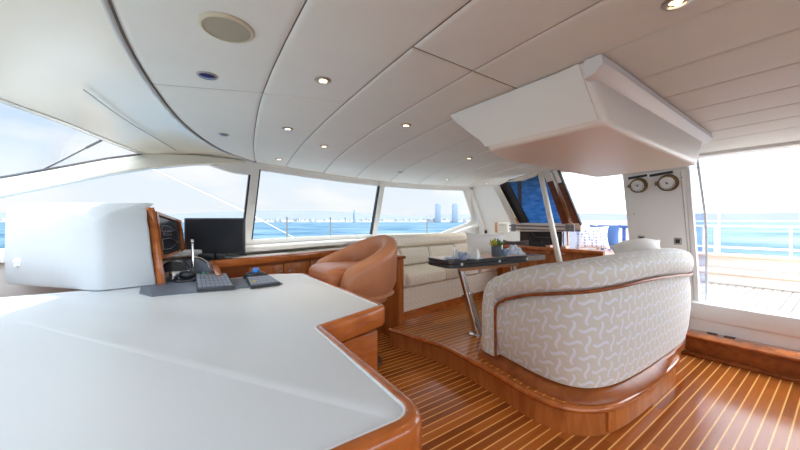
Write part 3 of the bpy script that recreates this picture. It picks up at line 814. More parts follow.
def transl():
    m = bpy.data.materials.new('awning_cloth'); m.use_nodes = True; tt = m.node_tree; tt.nodes.clear(); MATS['awning_cloth'] = m
    o = tt.nodes.new('ShaderNodeOutputMaterial'); a = tt.nodes.new('ShaderNodeBsdfTranslucent'); b = tt.nodes.new('ShaderNodeBsdfDiffuse'); mx = tt.nodes.new('ShaderNodeMixShader')
    a.inputs[0].default_value = (.9, .9, .88, 1); b.inputs[0].default_value = (.85, .85, .83, 1); mx.inputs[0].default_value = .6
    tt.links.new(a.outputs[0], mx.inputs[1]); tt.links.new(b.outputs[0], mx.inputs[2]); tt.links.new(mx.outputs[0], o.inputs[0])
transl()
g = G(); R = []
for k in range(13):
    y = 1.2+k*.2; R.append([(5.1, y, 2.06+.07*math.sin(PI*k/12)), (7.2, y, 2.02+.07*math.sin(PI*k/12))])
g.loft(R, False, False).build('cloth', 'awning_cloth', t)
for (x, y) in ((5.12, 1.22), (7.15, 1.22), (7.15, 3.58)): G().tube([(x, y, .44), (x, y, 2.04)], .016, 8).build('pole', 'cockpit_white', t)
for x in (5.12, 6.1, 7.15): G().tube([(x, 1.2, 2.03), (x, 2.4, 2.10), (x, 3.6, 2.03)], .014, 8).build('hoop', 'cockpit_white', t)

# ================================================================== HELM DESK
DZ = .80
wp = [(-1.05, .61), (.455, .597), (.490, 1.335), (.900, 1.470), (.905, 2.74), (.66, 2.86), (-1.05, 2.95)]     # white laminate outline
wpr = roundpoly(wp, [0, .055, .05, .035, .05, .03, 0], 7)
desk = thing('helm_desk', 'L-shaped helm desk with white top and varnished wood edge', 'desk', (0, 1.9, 0))
G().prism(wpr, DZ-.03, DZ, .004, 2, True).build('desk_top', 'laminate', desk)
vis = wpr[1:-2]                                                    # edge that carries the wood
i0 = 0; edge = [wpr[0]]+wpr[1:1+8*5+0]
edge = edge[:1+8*4+2]
fine = [edge[0]]
for q in edge[1:]:
    q0 = Vector(fine[-1]); n_ = max(1, int((Vector(q)-q0).length/.06))
    fine += [tuple(q0+(Vector(q)-q0)*j/n_) for j in range(1, n_+1)]
edge = fine
G().sweep([(x, y, DZ) for x, y in edge], [(.000, -.006), (.006, -.006), (.007, .003), (.004, .005), (.0, .003)]).build('inlay_strip', 'inlay', desk)
EP = [(.006, -.02), (.006, .001), (.012, .006), (.028, .007), (.042, .002), (.051, -.008), (.054, -.024), (.054, -.085), (.046, -.096), (.006, -.096)]
ecum = [0]
for i in range(1, len(edge)): ecum.append(ecum[-1]+(Vector(edge[i])-Vector(edge[i-1])).length)
def edge_prof(u):
    d = ecum[int(round(u*(len(edge)-1)))]; wk = .80
    return [(.006+(x-.006)*wk, z) for x, z in EP]
G().sweep([(x, y, DZ) for x, y in edge], edge_prof).build('wood_edge', 'cherry_along', desk)
base = offset(wpr, -.0)
bi = roundpoly([(-1.0, .70), (.33, .70), (.40, 1.41), (.895, 1.525), (.89, 2.60), (-1.0, 2.8)], [0, .04, .03, .02, .03, 0], 5)
G().prism(bi, .05, DZ-.135).build('cabinet_base', 'cherry', desk)
G().prism(offset(bi, -.02) , .0, DZ-.03).build('plinth', 'cherry_dark', desk)
# drawer front under the step of the desk, with a black latch
f0, f1 = Vector((.43, 1.40, 0)), Vector((.905, 1.515, 0)); dd = (f1-f0); nn = Vector((dd.y, -dd.x, 0)).normalized()
fm = Matrix.Translation(f0) @ Matrix(((dd.normalized().x, nn.x, 0, 0), (dd.normalized().y, nn.y, 0, 0), (0, 0, 1, 0), (0, 0, 0, 1)))
dr = G().box((.005, -.005, .14), (dd.length, .028, DZ-.138), .008, 3, fm).build('drawer_front', 'cherry_along', desk)
G().box((.09, .025, .56), (.135, .036, .605), .006, 2, fm).build('drawer_latch', 'black_plastic', dr)
# sunken dark console panel
cp = [(-.17, 2.58), (-.10, 2.425), (.655, 2.365), (.63, 2.80), (.31, 2.82), (.285, 3.26), (.24, 3.60), (-.20, 3.60)]
G().prism(roundpoly(cp, [0, .01, .02, .02, .01, .01, .0, 0], 3), DZ-.01, DZ+.006, .003, 2, True).build('console_panel', 'console_blue', desk)

# instrument hood
HB = Vector((-.5, 3.1, DZ))
hood = thing('instrument_hood', 'tall white padded instrument hood at the left end of the desk', 'hood', HB)
hp = roundpoly([(-.095, 2.86), (-.40, 2.80), (-.63, 3.09), (-.98, 3.50), (-.98, 3.58), (-.16, 3.58)], [.02, .09, .10, .05, .02, .02], 8)
def lean(poly, z, k, sh): c = Vector((-.12, 3.2)); return [(c.x+(x-c.x)*k-sh*(1 if x > -.2 else 0), c.y+(y-c.y)*k, z(x, y) if callable(z) else z) for x, y in poly]
ztop = lambda x, y: 1.285+.10*min(1, max(0, (y-2.85)/.35))
rings = [lean(hp, DZ+.006, .98, 0), lean(hp, DZ+.03, 1.0, 0), lean(hp, 1.0, 1.0, .022), lean(hp, 1.2, .998, .040), lean(hp, lambda x, y: ztop(x, y)-.03, .99, .050), lean(hp, lambda x, y: ztop(x, y)-.008, .965, .050), lean(hp, lambda x, y: 1.30+.09*min(1, max(0, (y-2.85)/.3)), .90, .050), lean(hp, lambda x, y: 1.335+.06*min(1, max(0, (y-2.85)/.3)), .70, .05), lean(hp, 1.395, .2, .0)]
G().loft([r[::-1] for r in rings], True, True).build('padded_shell', 'hood_cloth', hood)
# wooden end frame and the slanted screen facing the helm seat
def col(px0, px1, py, d): return [atd(px0, py, d), atd(px1, py, d)]
g = G(); R = []
for (xl, xr, y, d) in ((148, 154, 207.5, 2.33), (148.3, 155, 210.5, 2.32), (150.7, 157.8, 230, 2.31), (154.4, 162.4, 262, 2.30), (157.4, 166.4, 286.5, 2.29)):
    l, r = atd(xl, y, d), atd(xr, y, d+.03); bk = Vector((-.02, .03, 0))
    m = (l*.5+r*.5)+Vector((.004, -.012, 0))
    R.append([l, m, r, r+bk, l+bk])
g.loft(R, True, True); g.build('wood_end_frame', 'cherry_along', hood)
sc0 = [atd(153.5, 211.5, 2.44), atd(179.4, 221.0, 3.0), atd(182.8, 251, 2.98), atd(159.5, 260, 2.40)]
nrm = (sc0[1]-sc0[0]).cross(sc0[3]-sc0[0]).normalized()
if nrm.dot(EYEV-sc0[0]) < 0: nrm = -nrm
sf = G(); 
def inset(P, k): c = sum(P, Vector())/4; return [p+(c-p)*k for p in P]
inner = [sc0[0]*.94+sc0[1]*.06+(sc0[3]-sc0[0])*.06, sc0[1]+(sc0[0]-sc0[1])*.06+(sc0[2]-sc0[1])*.07, sc0[2]+(sc0[3]-sc0[2])*.06+(sc0[1]-sc0[2])*.085, sc0[3]+(sc0[2]-sc0[3])*.05+(sc0[0]-sc0[3])*.065]
for k in range(4): sf.slab([sc0[k], sc0[(k+1) % 4], inner[(k+1) % 4], inner[k]], nrm*.02)
fr = sf.build('screen_frame', 'cherry_along', hood)
G().slab([p+nrm*.004 for p in inner], -nrm*.02).build('screen', 'screen', fr)
G().slab([p-nrm*.022 for p in sc0], -nrm*.10).build('screen_case', 'cherry_dark', hood)
def bil(u, v): return (inner[0]*(1-u)+inner[1]*u)*(1-v)+(inner[3]*(1-u)+inner[2]*u)*v+nrm*.006
ln = G()
hull = [(.12+.72*t, .56+s*.16*math.sqrt(max(0, 1-(2*t-.85)**2))*(1 if t < .95 else .2)) for s in (1, -1) for t in (([k/10 for k in range(11)]) if s > 0 else [k/10 for k in range(10, -1, -1)])]
ln.tube([bil(u, .20+.5*v) for u, v in [(.15, .1), (.45, .05), (.75, .22), (.45, .38), (.15, .42), (.15, .1)]], .0022, 5)
ln.tube([bil(u, v) for u, v in [(.12, .60), (.45, .57), (.84, .72), (.45, .88), (.12, .86), (.12, .60)]], .0022, 5)
for u, v in ((.22, .47), (.36, .48), (.5, .47)): ln.tube([bil(u+.045*math.cos(q*PI/4), v+.03*math.sin(q*PI/4)) for q in range(9)], .0018, 5)
for v in (.24, .30, .36): ln.tube([bil(.2, v), bil(.6, v)], .0012, 5)
ln.build('screen_drawing', 'screen_line', fr)

# flat monitor on the side counter
CZ = .90
mp_ = atd(214, 236, 3.02); mon = thing('monitor', 'black flat computer monitor standing by the side window', 'monitor', (mp_.x, mp_.y, CZ))
M = facecam(Vector((mp_.x, mp_.y, 0)))
M = Matrix.Translation((mp_.x, mp_.y, 0)) @ Matrix(((SU, 0, -CU, 0), (-CU, 0, -SU, 0), (0, 1, 0, 0), (0, 0, 0, 1)))
MX = lambda c0, c1, bv=.003, seg=2: G().box(c0, c1, bv, seg, M)
z0, z1 = EYE-(254-222)/320*3.02, EYE+(222-218)/320*3.02
hw = 30*3.02/320
cs = MX((-hw, z0, -.035), (hw, z1, 0), .006).build('case', 'black_plastic', mon)
MX((-hw+.014, z0+.022, -.002), (hw-.014, z1-.014, .0015), 0).build('screen', 'screen', cs)
MX((-.035, CZ+.01, -.06), (.035, z0+.05, -.034)).build('stand', 'black_plastic', mon)
MX((-.14, CZ, -.13), (.14, CZ+.014, .02), .005).build('foot', 'black_plastic', mon)

# side counter along the windows with fiddle rail, doors and knobs
fr_pts = [(.285, 3.20), (.60, 3.29), (.95, 3.40), (1.28, 3.52), (1.60, 3.64), (1.93, 3.74)]
bk = [(a, etop(a)+.16) for a in (1.93, 1.5, 1.1, .7, .3, -.1, -.5)]
side = thing('side_counter', 'white topped side counter with wooden front below the windows', 'counter', (.9, 3.6, 0))
G().prism(fr_pts+bk+[(-.5, 3.60), (.285, 3.60)], CZ-.03, CZ, .003, 1, True).build('counter_top', 'gelcoat', side)
G().sweep([(x, y, CZ) for x, y in fr_pts], [(-.03, .012), (.0, .02), (.022, .014), (.03, -.01), (.022, -.05), (.0, -.055), (-.03, -.055)]).build('fiddle_rail', 'cherry_along', side)
G().sweep([(.285, 3.205, CZ), (.290, 3.0, CZ-.03), (.297, 2.83, CZ-.075)], [(-.02, .012), (.0, .018), (.022, .012), (.025, -.05), (-.02, -.05)]).build('fiddle_rail', 'cherry_along', side)
inn = offset(fr_pts, -.045, False)
G().prism(inn+[(1.93, 4.2), (.285, 3.9)], 0, CZ-.03).build('cabinet', 'cherry_dark', side)
inn2 = offset(fr_pts, -.02, False)
for k in range(1, 4):
    a, b = Vector((*inn2[k], 0)), Vector((*inn2[k+1], 0)); d = (b-a).normalized(); n = Vector((d.y, -d.x, 0))
    Mx = Matrix.Translation(a) @ Matrix(((d.x, n.x, 0, 0), (d.y, n.y, 0, 0), (0, 0, 1, 0), (0, 0, 0, 1)))
    dr = G().box((.006, -.02, .1), ((b-a).length-.006, .004, CZ-.085), .006, 2, Mx).build('door', 'cherry', side)
for px, py in ((279.5, 272), (289, 271)):
    q = atp(px, py, (*inn2[2], 0), (-.32, 1, 0))
    G().lathe([(.006, 0), (.006, .012), (.016, .016), (.017, .024), (.010, .030), (.001, .031)], q-Vector((0, .0, 0)), (.3, -.95, 0), 14).build('knob', 'brushed', side)
G().box((.42, 3.52, CZ-.002), (1.05, 3.66, CZ+.004), .002, 1, Matrix.Translation((.7, 3.6, 0)) @ Matrix.Rotation(.30, 4, 'Z') @ Matrix.Translation((-.7, -3.6, 0))).build('counter_hatch', 'white_paint', side)

# keyboards
def keyboard(name, label, corners, rows, colsn, yellow=None):
    P = [Vector(c) for c in corners]   # near-left, near-right, far-right, far-left
    c = sum(P, Vector())/4; t = thing(name, label, 'keyboard', (c.x, c.y, DZ+.006))
    z = DZ+.006
    g = G(); V = [(p.x, p.y, z) for p in P]+[(p.x, p.y, z+h) for p, h in zip(P, (.016, .016, .024, .024))]
    g.add(V, [(3, 2, 1, 0), (4, 5, 6, 7), (0, 1, 5, 4), (1, 2, 6, 5), (2, 3, 7, 6), (3, 0, 4, 7)], smooth=False)
    cs = g.build('case', 'black_plastic', t)
    T = [Vector(v) for v in V[4:]]
    def bl(u, v): return (T[0]*(1-u)+T[1]*u)*(1-v)+(T[3]*(1-u)+T[2]*u)*v
    k = G(); up = Vector((0, 0, .006)); yk = G()
    for r in range(rows):
        for q in range(colsn):
            u0, u1 = .03+.94*q/colsn, .03+.94*(q+.82)/colsn; v0, v1 = .09+.86*r/rows, .09+.86*(r+.8)/rows
            tgt = yk if yellow == (r, q) else k
            tgt.slab([bl(u0, v0), bl(u1, v0), bl(u1, v1), bl(u0, v1)], up)
    k.build('keys', 'key_grey', t)
    if yellow: yk.build('accent_key', 'yellow_mark', t)
    return t
keyboard('keyboard', 'black computer keyboard nearer the hood on the console panel', [atz(197, 293, DZ), atz(235.5, 290, DZ), atz(226.5, 276.5, DZ), atz(195.5, 278, DZ)], 5, 8)
keyboard('keyboard', 'black computer keyboard beside the blue trackball', [atz(250.5, 289.5, DZ), atz(280.5, 285.5, DZ), atz(269, 279, DZ), atz(246.5, 281, DZ)], 4, 8, (1, 1))
tbp = atz(255.5, 278.2, DZ); t = thing('trackball', 'black trackball mouse with a bright blue ball', 'trackball', (tbp.x, tbp.y, DZ+.006))
g = G(); Mt = Matrix.Translation((tbp.x, tbp.y, DZ+.012)) @ Matrix.Rotation(-.6, 4, 'Z')
g.ball((0, 0, 0), .1, (1.0, .5, .48), 20, Mt)
g.V = [(v[0], v[1], max(v[2], DZ+.006)) for v in g.V]; g.build('body', 'black_plastic', t)
G().ball(tbp+Vector((.0, -.005, .058)), .030).build('ball', 'blue_ball', t)
G().sweep([(tbp.x-.055, tbp.y-.03, DZ+.03), (tbp.x, tbp.y-.055, DZ+.045), (tbp.x+.055, tbp.y-.03, DZ+.03)], [(.0, 0), (.012, 0), (.012, .006), (0, .008)]).build('button', 'charcoal', t)

# engine control: chrome quadrant with upright lever
qp = atz(192, 272, DZ+.0); qp = Vector((.155, 3.31, DZ+.006))
ec = thing('engine_control', 'chrome engine control arch with an upright ball-topped lever', 'lever', qp)
Mq = Matrix.Translation(qp) @ Matrix(((SU, 0, -CU, 0), (-CU, 0, -SU, 0), (0, 1, 0, 0), (0, 0, 0, 1)))
ar = [Mq @ Vector((.148*math.cos(PI*k/20), .135*math.sin(PI*k/20), 0)) for k in range(21)]
G().tube(ar, .011, 8).build('arch', 'chrome', ec)
g = G(); V = [Mq @ Vector((0, 0, .0))]+[Mq @ Vector((.14*math.cos(PI*k/20), .127*math.sin(PI*k/20), 0)) for k in range(21)]
g.slab(V, -(Mq.to_3x3() @ Vector((0, 0, .05)))).build('arch_plate', 'key_grey', ec)
lv = G().tube([Mq @ Vector((.01, .06, .03)), Mq @ Vector((.005, .17, .03)), Mq @ Vector((-.005, .26, .02))], [.012, .011, .010], 10).build('lever', 'chrome', ec)
G().ball(Mq @ Vector((-.006, .275, .02)), .019).build('knob', 'chrome', lv)
for mname, px, py in (('green_key', 184.5, 272), ('red_key', 192.5, 276), ('green_key', 204, 275.5), ('red_key', 198.5, 272.5), ('dial_white', 188.5, 274)):
    q = atz(px, py, DZ+.006); G().box((q.x-.017, q.y-.017, DZ+.006), (q.x+.017, q.y+.017, DZ+.038), .004).build('button', mname, ec)
G().box((qp.x-.12, qp.y-.16, DZ+.004), (qp.x+.10, qp.y-.03, DZ+.016), .004).build('switch_plate', 'brushed', ec)
# compass under the screen
q = Vector((.02, 3.12, DZ+.006)); t = thing('compass', 'black domed compass in a chrome ring beside the hood', 'compass', q)
G().ball((q.x, q.y, DZ+.05), .105, (1, 1, .95), 24).build('dome', 'screen', t)
G().lathe([(.09, .0), (.122, .004), (.124, .05), (.115, .062), (.106, .062)], q, n=28).build('ring', 'chrome', t)
# handset and cable
q = atz(187, 280, DZ); t = thing('radio_handset', 'black handset lying on the console in front of the lever', 'handset', (q.x, q.y, DZ+.006))
g = G().ball((q.x+.0, q.y, DZ+.040), .042, (1.5, .85, .8), 16, Matrix.Rotation(-.3, 4, 'Z')); g.build('body', 'black_plastic', t)
G().tube([(q.x-.06, q.y, DZ+.02), (q.x-.10, q.y-.06, DZ+.014), (q.x-.06, q.y-.13, DZ+.013), (q.x+.03, q.y-.14, DZ+.013), (q.x+.07, q.y-.08, DZ+.013)], .007, 8).build('cable', 'black_plastic', t)
q = atz(230, 257, CZ); o = G().tube([(q.x-.10, q.y-.10, CZ+.016), (q.x-.02, q.y-.05, CZ+.05), (q.x+.08, q.y-.02, CZ+.05), (q.x+.14, q.y-.05, CZ+.018), (q.x+.05, q.y-.12, CZ+.012), (q.x-.06, q.y-.16, CZ+.012)], .006, 8).build('cable', 'black_plastic'); tag(o, 'loose black cable curled at the foot of the monitor', 'cable')
q = atz(212, 260, CZ); 
t = thing('binoculars', 'black binoculars lying under the monitor', 'binoculars', (q.x, q.y, CZ))
for s in (-1, 1): G().lathe([(.022, -.07), (.028, -.06), (.03, .0), (.034, .04), (.034, .07)], (q.x+s*.04, q.y, CZ+.034), (.9, -.4, 0), 14).build('barrel', 'black_plastic', t)
G().box((q.x-.04, q.y-.012, CZ+.025), (q.x+.04, q.y+.012, CZ+.045), .005).build('bridge', 'black_plastic', t)

# ================================================================== HELM CHAIR
CC = Vector((1.325, 2.515, 0)); cr = .325
ch = thing('helm_chair', 'brown leather tub helm chair behind the desk', 'chair', (CC.x, CC.y, 0))
tips = [1.035, 1.037, 1.042, 1.05, 1.062, 1.08, 1.105, 1.14, 1.18, 1.22, 1.265]
pth = [(x, CC.y-cr) for x in tips] + arc((CC.x-.02, CC.y), cr, -90, 90, 26) + [(x, CC.y+cr) for x in tips[::-1]]
pcum = [0]
for i in range(1, len(pth)): pcum.append(pcum[-1]+(Vector(pth[i])-Vector(pth[i-1])).length)
def chair_prof(u):
    d = pcum[int(round(u*(len(pth)-1)))]; d = min(d, pcum[-1]-d); k = d/(pcum[-1]/2); zb = .635
    h = .895+.235*(.5*math.sin(k*PI/2)+.5*k*k*(3-2*k))
    e = min(1, d/.11); rd = math.sqrt(max(0, 1-(1-e)**2)); h -= .13*(1-rd); wv = .55+.45*min(1, rd*1.1)
    return [((x+.018)*wv-.018, z) for x, z in ((.0, zb+.02), (.02, zb), (-.06, zb), (-.085, zb+.05), (-.085, h-.10), (-.082, h-.05), (-.06, h-.015), (-.02, h), (.022, h-.012), (.046, h-.045), (.05, h-.09), (.042, h-.16), (.036, zb+.10))]
g = G(); g.sweep([(x, y, 0) for x, y in pth], chair_prof, True, True)
g.build('backrest', 'leather', ch)
g = G(); sp_ = roundpoly([(.955, CC.y-.235), (1.36, CC.y-.245), (1.58, CC.y-.1), (1.58, CC.y+.1), (1.36, CC.y+.245), (.955, CC.y+.235)], [.06, .1, .1, .1, .1, .06], 6)
g.cushion(sp_, .70, .885, .07).build('seat_cushion', 'leather_seat', ch)
G().prism(roundpoly([(1.05, CC.y-.24), (1.40, CC.y-.25), (1.62, CC.y-.1), (1.62, CC.y+.1), (1.40, CC.y+.25), (1.05, CC.y+.24)], .08, 5), .635, .73, .01).build('seat_frame', 'leather', ch)
G().lathe([(.21, .56), (.245, .565), (.25, .60), (.245, .64), (.2, .642)], (CC.x+.02, CC.y, 0), n=36).build('swivel_ring', 'leather', ch)
G().lathe([(.085, .04), (.085, .56)], (CC.x+.02, CC.y, 0), n=24).build('pedestal', 'cherry_dark', ch)
G().lathe([(.20, 0), (.20, .025), (.12, .045), (.085, .05)], (CC.x+.02, CC.y, 0), n=30).build('base_plate', 'brushed', ch)

# ================================================================== SETTEES
# wooden partition at the end of the far settee
t = thing('partition_panel', 'upright wooden partition between the helm chair and the far settee', 'partition', (1.95, 3.15, 0))
G().box((1.925, 2.72, 0), (1.985, 3.62, .865), .006).build('panel', 'cherry', t)
G().box((1.905, 2.70, .865), (2.0, 3.64, .895), .01, 3).build('capping', 'cherry_dark', t)

far_s = thing('far_settee', 'long cream patterned settee under the far windows', 'sofa', (3.0, 3.3, .17))
def bf(a): return 2.80+.13*(a-2.0)+.02*math.sin((a-2)*1.5)
AS = [2.0+k*(3.96-2.0)/24 for k in range(25)]
def bfd(a): return bf(a)
G().loft([[(a, bf(a)+.015, .17), (a, bf(a)+.02, .27), (a, bf(a)+.9, .27), (a, bf(a)+.9, .17)] for a in AS], True, True).build('plinth', 'cherry_along', far_s)
G().loft([[(a, bf(a), .27), (a, bf(a)-.008, .40), (a, bf(a), .52), (a, bf(a)+.9, .52), (a, bf(a)+.9, .27)] for a in AS], True, True).build('seat_base', 'weave_warm', far_s)
def cushion_loft(a0, a1, n, prof, r=.035):
    """profile swept along a with rounded ends"""
    rings = []
    for k in range(n+1):
        t = k/n; a = a0+(a1-a0)*(.5-.5*math.cos(PI*t)); e = min(a-a0, a1-a)
        s = 1-(0 if e > r else (1-math.sqrt(max(0, 1-(1-e/r)**2))))*.35
        P = prof(a); c = sum([Vector(p) for p in P], Vector())/len(P)
        rings.append([c+(Vector(p)-c)*s for p in P])
    return rings
def seat_prof(a):
    f = bf(a)-.03
    return [(a, f+.03, .525), (a, f+.005, .55), (a, f, .60), (a, f+.012, .645), (a, f+.05, .672), (a, f+.30, .685), (a, f+.56, .67), (a, f+.60, .63), (a, f+.60, .525)]
for a0, a1 in ((2.09, 2.78), (2.79, 3.48), (3.49, 3.95)):
    G().loft(cushion_loft(a0, a1, 22, seat_prof), True, True).build('seat_cushion', 'weave_warm', far_s)
def back_prof(a):
    f = bf(a)+.50
    return [(a, f+.06, .66), (a, f, .70), (a, f+.0, .80), (a, f+.045, .895), (a, f+.12, .92), (a, f+.2, .9), (a, f+.2, .66)]
for a0, a1 in ((2.08, 2.42), (2.43, 2.97), (2.98, 3.55), (3.56, 3.95)):
    G().loft(cushion_loft(a0, a1, 18, back_prof), True, True).build('back_cushion', 'weave_warm', far_s)
G().loft([[(a, bf(a)+.56, .93), (a, bf(a)+.52, .97), (a, bf(a)+.53, 1.03), (a, bf(a)+.58, 1.07), (a, bf(a)+.66, 1.075), (a, bf(a)+.76, 1.05), (a, bf(a)+.80, .9), (a, bf(a)+.7, .9)] for a in AS], True, True).build('bolster', 'weave_warm', far_s)
G().loft([[(a, bf(a)+.68, .5), (a, bf(a)+.68, .96), (a, bf(a)+.9, .96), (a, bf(a)+.9, .5)] for a in AS], True, True).build('back_frame', 'weave_warm', far_s)
ap = [(2.045, bf(2.0)+.06+.0*k, 0) for k in range(1)]
arm = [[(2.0, y, z0), (2.085, y, z0), (2.095, y, (z0+z1)/2), (2.085, y, z1-.02), (2.04, y, z1), (2.0, y, z1-.02)] for y, z0, z1 in ((2.84, .55, .66), (2.86, .53, .76), (2.92, .53, .86), (3.05, .53, .93), (3.3, .53, .99), (3.62, .53, 1.03))]
G().loft(arm, True, True).build('arm', 'weave_warm', far_s)

near_s = thing('near_settee', 'cream patterned curved settee seen from behind, on the raised platform', 'sofa', (2.9, 1.2, .17))
npath = smooth_open([(2.045, 1.735), (2.03, 1.6), (1.99, 1.41), (1.955, 1.22), (1.955, 1.06), (2.005, .945), (2.10, .875), (2.28, .828), (2.6, .805), (2.95, .80), (3.3, .80), (3.55, .81), (3.72, .845), (3.83, .93), (3.87, 1.06), (3.87, 1.25)], 6)
cum = [0]
for i in range(1, len(npath)): cum.append(cum[-1]+(Vector(npath[i])-Vector(npath[i-1])).length)
ZT = [(0, .80), (.06, .81), (.12, .825), (.26, .885), (.45, .945), (.6, .98), (.8, 1.008), (1.0, 1.022), (1.4, 1.035), (2.0, 1.03), (2.5, 1.015), (3.2, .99)]
ZM = [(.15, .60), (.20, .645), (.26, .675), (.36, .712), (.5, .762), (.75, .822), (1.0, .856), (1.4, .866), (1.9, .845), (2.5, .80), (3.2, .76)]
ZB = .235
def at_s(s):
    s = max(0, min(cum[-1], s)); i = max(k for k in range(len(cum)) if cum[k] <= s+1e-9); i = min(i, len(cum)-2)
    t = (s-cum[i])/(cum[i+1]-cum[i]); return tuple(Vector(npath[i])*(1-t)+Vector(npath[i+1])*t)
def nrm_s(s):
    a, b = Vector(at_s(s-.01)), Vector(at_s(s+.01)); t = (b-a).normalized(); n = Vector((t.y, -t.x)); 
    return n
sgn = 1 if nrm_s(1.5).y < 0 else -1
def sp3(s, o, z): p = Vector(at_s(s))+sgn*nrm_s(s)*o; return (p.x, p.y, z)
SE = cum[-1]
# lower panel
R = []; ns = 90
for k in range(ns+1):
    s = .195+(SE-.195)*k/ns; zt = interp(ZM, s)-.004; h = zt-ZB
    R.append([sp3(s, -.10, ZB), sp3(s, -.03, ZB), sp3(s, -.008, ZB+.012), sp3(s, .012, ZB+h*.2), sp3(s, .028, ZB+h*.5), sp3(s, .026, ZB+h*.8), sp3(s, .014, zt-.012), sp3(s, -.01, zt), sp3(s, -.10, zt)])
def flipuv(g): g.UV = [(u, v) for u, v in g.UV]; return g
G().loft(R, True, True).build('back_panel', 'weave', near_s)
# rounded top roll that runs down the open end
R = []
ss = [0, .003, .008, .016, .028, .045, .07, .10, .14, .178, .182] + [.188+(SE-.188)*k/90 for k in range(91)]
for s in ss:
    zt = interp(ZT, s); zb = ZB if s <= .179 else (interp(ZM, max(.2, s))+.006 if s >= .188 else None)
    if zb is None: zb = interp(ZM, .2)+.006 if s > .1815 else ZB
    e = 1 if s > .10 else math.sqrt(max(.0, 1-(1-s/.10)**2)); e = .45+.55*e
    hh = zt-zb; 
    o1 = .045; cen = -.085; rw = (o1-cen)*e; top = zt-(1-e)*.22
    r = []
    prof = [(1, .0), (1.0, .25), (1.0, .5)] if zb < .3 else [(.72, .0), (.93, .12), (1.02, .38)]
    H = top-zb
    for po, pz in prof: r.append((po, pz))
    r += [(.97, .68), (.80, .86), (.48, .96), (.1, 1.0), (-.35, .985), (-.75, .90), (-.98, .72), (-1.02, .4), (-1.0, .0)]
    R.append([sp3(s, cen+po*rw, zb+pz*H) for po, pz in r])
G().loft(R, True, True).build('top_roll', 'weave', near_s)
# wooden strip between roll and panel
tp = [sp3(.19, .026, ZB+.0), sp3(.19, .03, .40), sp3(.19, .032, .57)]+[sp3(.19+.10*(1-math.cos(q)), .034, .57+.10*math.sin(q)) for q in (.2, .5, .8, 1.1, 1.35)]
tp += [sp3(s, .034, interp(ZM, s)) for s in [.30+(SE-.30)*k/70 for k in range(71)]]
G().tube(tp, .0105, 8).build('wood_strip', 'cherry_dark', near_s)
# plinth under the upholstery
fl_ = lambda s: .055*max(0, min(1, (2.15-s)/.5))-.01
R = [[sp3(s, -.16, .17), sp3(s, fl_(s), .17), sp3(s, fl_(s)-.004, .185), sp3(s, min(.002, fl_(s)), .222), sp3(s, -.03, ZB+.004), sp3(s, -.16, ZB+.004)] for s in [SE*k/80 for k in range(81)]]
G().loft(R, True, True).build('plinth', 'cherry_dark', near_s)
# seat side (inside of the curve)
ip = [sp3(s, -.16, 0)[:2] for s in [.06+(SE-.06)*k/50 for k in range(51)]]
seat_poly = ip+[(3.73, 1.45), (3.5, 1.52), (2.9, 1.5), (2.6, 1.55), (2.5, 1.72)]
G().prism(seat_poly, .17, .46).build('seat_base', 'weave', near_s)
G().prism(seat_poly, .465, .60, .03, 3, True).build('seat_cushion', 'weave', near_s)
# drawer in the platform's side below the settee
p0, p1 = atb(612, 420, .778), atb(650, 395, .778)
t = thing('platform_drawer', 'flush wooden drawer set in the platform side with a round knob', 'drawer', ((p0.x+p1.x)/2, .778, .02))
dp = [p for p in pe if 2.06 < p[0] < 2.72 and p[1] < .9]
G().sweep([(x, y, 0) for x, y in dp], [(-.012, .016), (.0, .016), (.002, .020), (.002, .128), (.0, .132), (-.012, .132)]).build('drawer_front', 'cherry', t)
k = atb(638, 396, .774); G().lathe([(.008, 0), (.013, .004), (.011, .008), (.001, .009)], (k.x, .777, k.z), (0, -1, 0), 14).build('knob', 'brushed', t)
for x in (2.135, 2.705): pass

# ================================================================== TABLE
TZ = .90
tb = thing('dining_table', 'folding saloon table with dark double edge on slanted chrome legs', 'table', (2.6, 1.95, .17))
A = atz(449.5, 261.3, TZ); B = atz(426, 257.0, TZ); C = atz(529.5, 255.2, TZ)
ud = (C-A); ud.z = 0; L1 = ud.length; ud.normalize(); vd = Vector((-ud.y, ud.x, 0))
wd = (B-A).dot(vd); off = (B-A).dot(ud)
tpoly = [(A.x, A.y)]+[(A.x+ud.x*L1, A.y+ud.y*L1)]+[(A.x+ud.x*L1+vd.x*wd, A.y+ud.y*L1+vd.y*wd), (B.x, B.y)]
tq = roundpoly(tpoly, [.07, .05, .05, .07], 6)
g = G().prism(tq, TZ-.031, TZ, .006, 2); leaf1 = g.build('upper_leaf', 'table_edge', tb)
G().prism(offset(tq, -.02) if (Vector(offset(tq, -.02)[0])-Vector((2.6, 2.0))).length < (Vector(tq[0])-Vector((2.6, 2.0))).length else offset(tq, .02), TZ-.002, TZ+.002).build('veneer', 'cherry_pale', leaf1)
g = G().prism(tq, TZ-.070, TZ-.038, .006, 2); leaf2 = g.build('lower_leaf', 'table_edge', tb)
cen = Vector((sum(p[0] for p in tq)/len(tq), sum(p[1] for p in tq)/len(tq), 0))
def tbm(u, v, z=0): return A+ud*u+vd*v+Vector((0, 0, z-TZ))
for u in (.14, .62, 1.02):
    if u < L1: 
        c = tbm(u, -.002, TZ-.036); G().lathe([(.015, 0), (.013, .006), (.001, .007)], c, -vd, 12).build('hinge_pin', 'dial_white', leaf1)
G().slab([tbm(.16, .05, TZ-.08), tbm(L1-.1, .05, TZ-.08), tbm(L1-.1, wd-.15, TZ-.08), tbm(.30, wd-.15, TZ-.08)], (0, 0, -.03)).build('underframe', 'cherry_pale', tb)
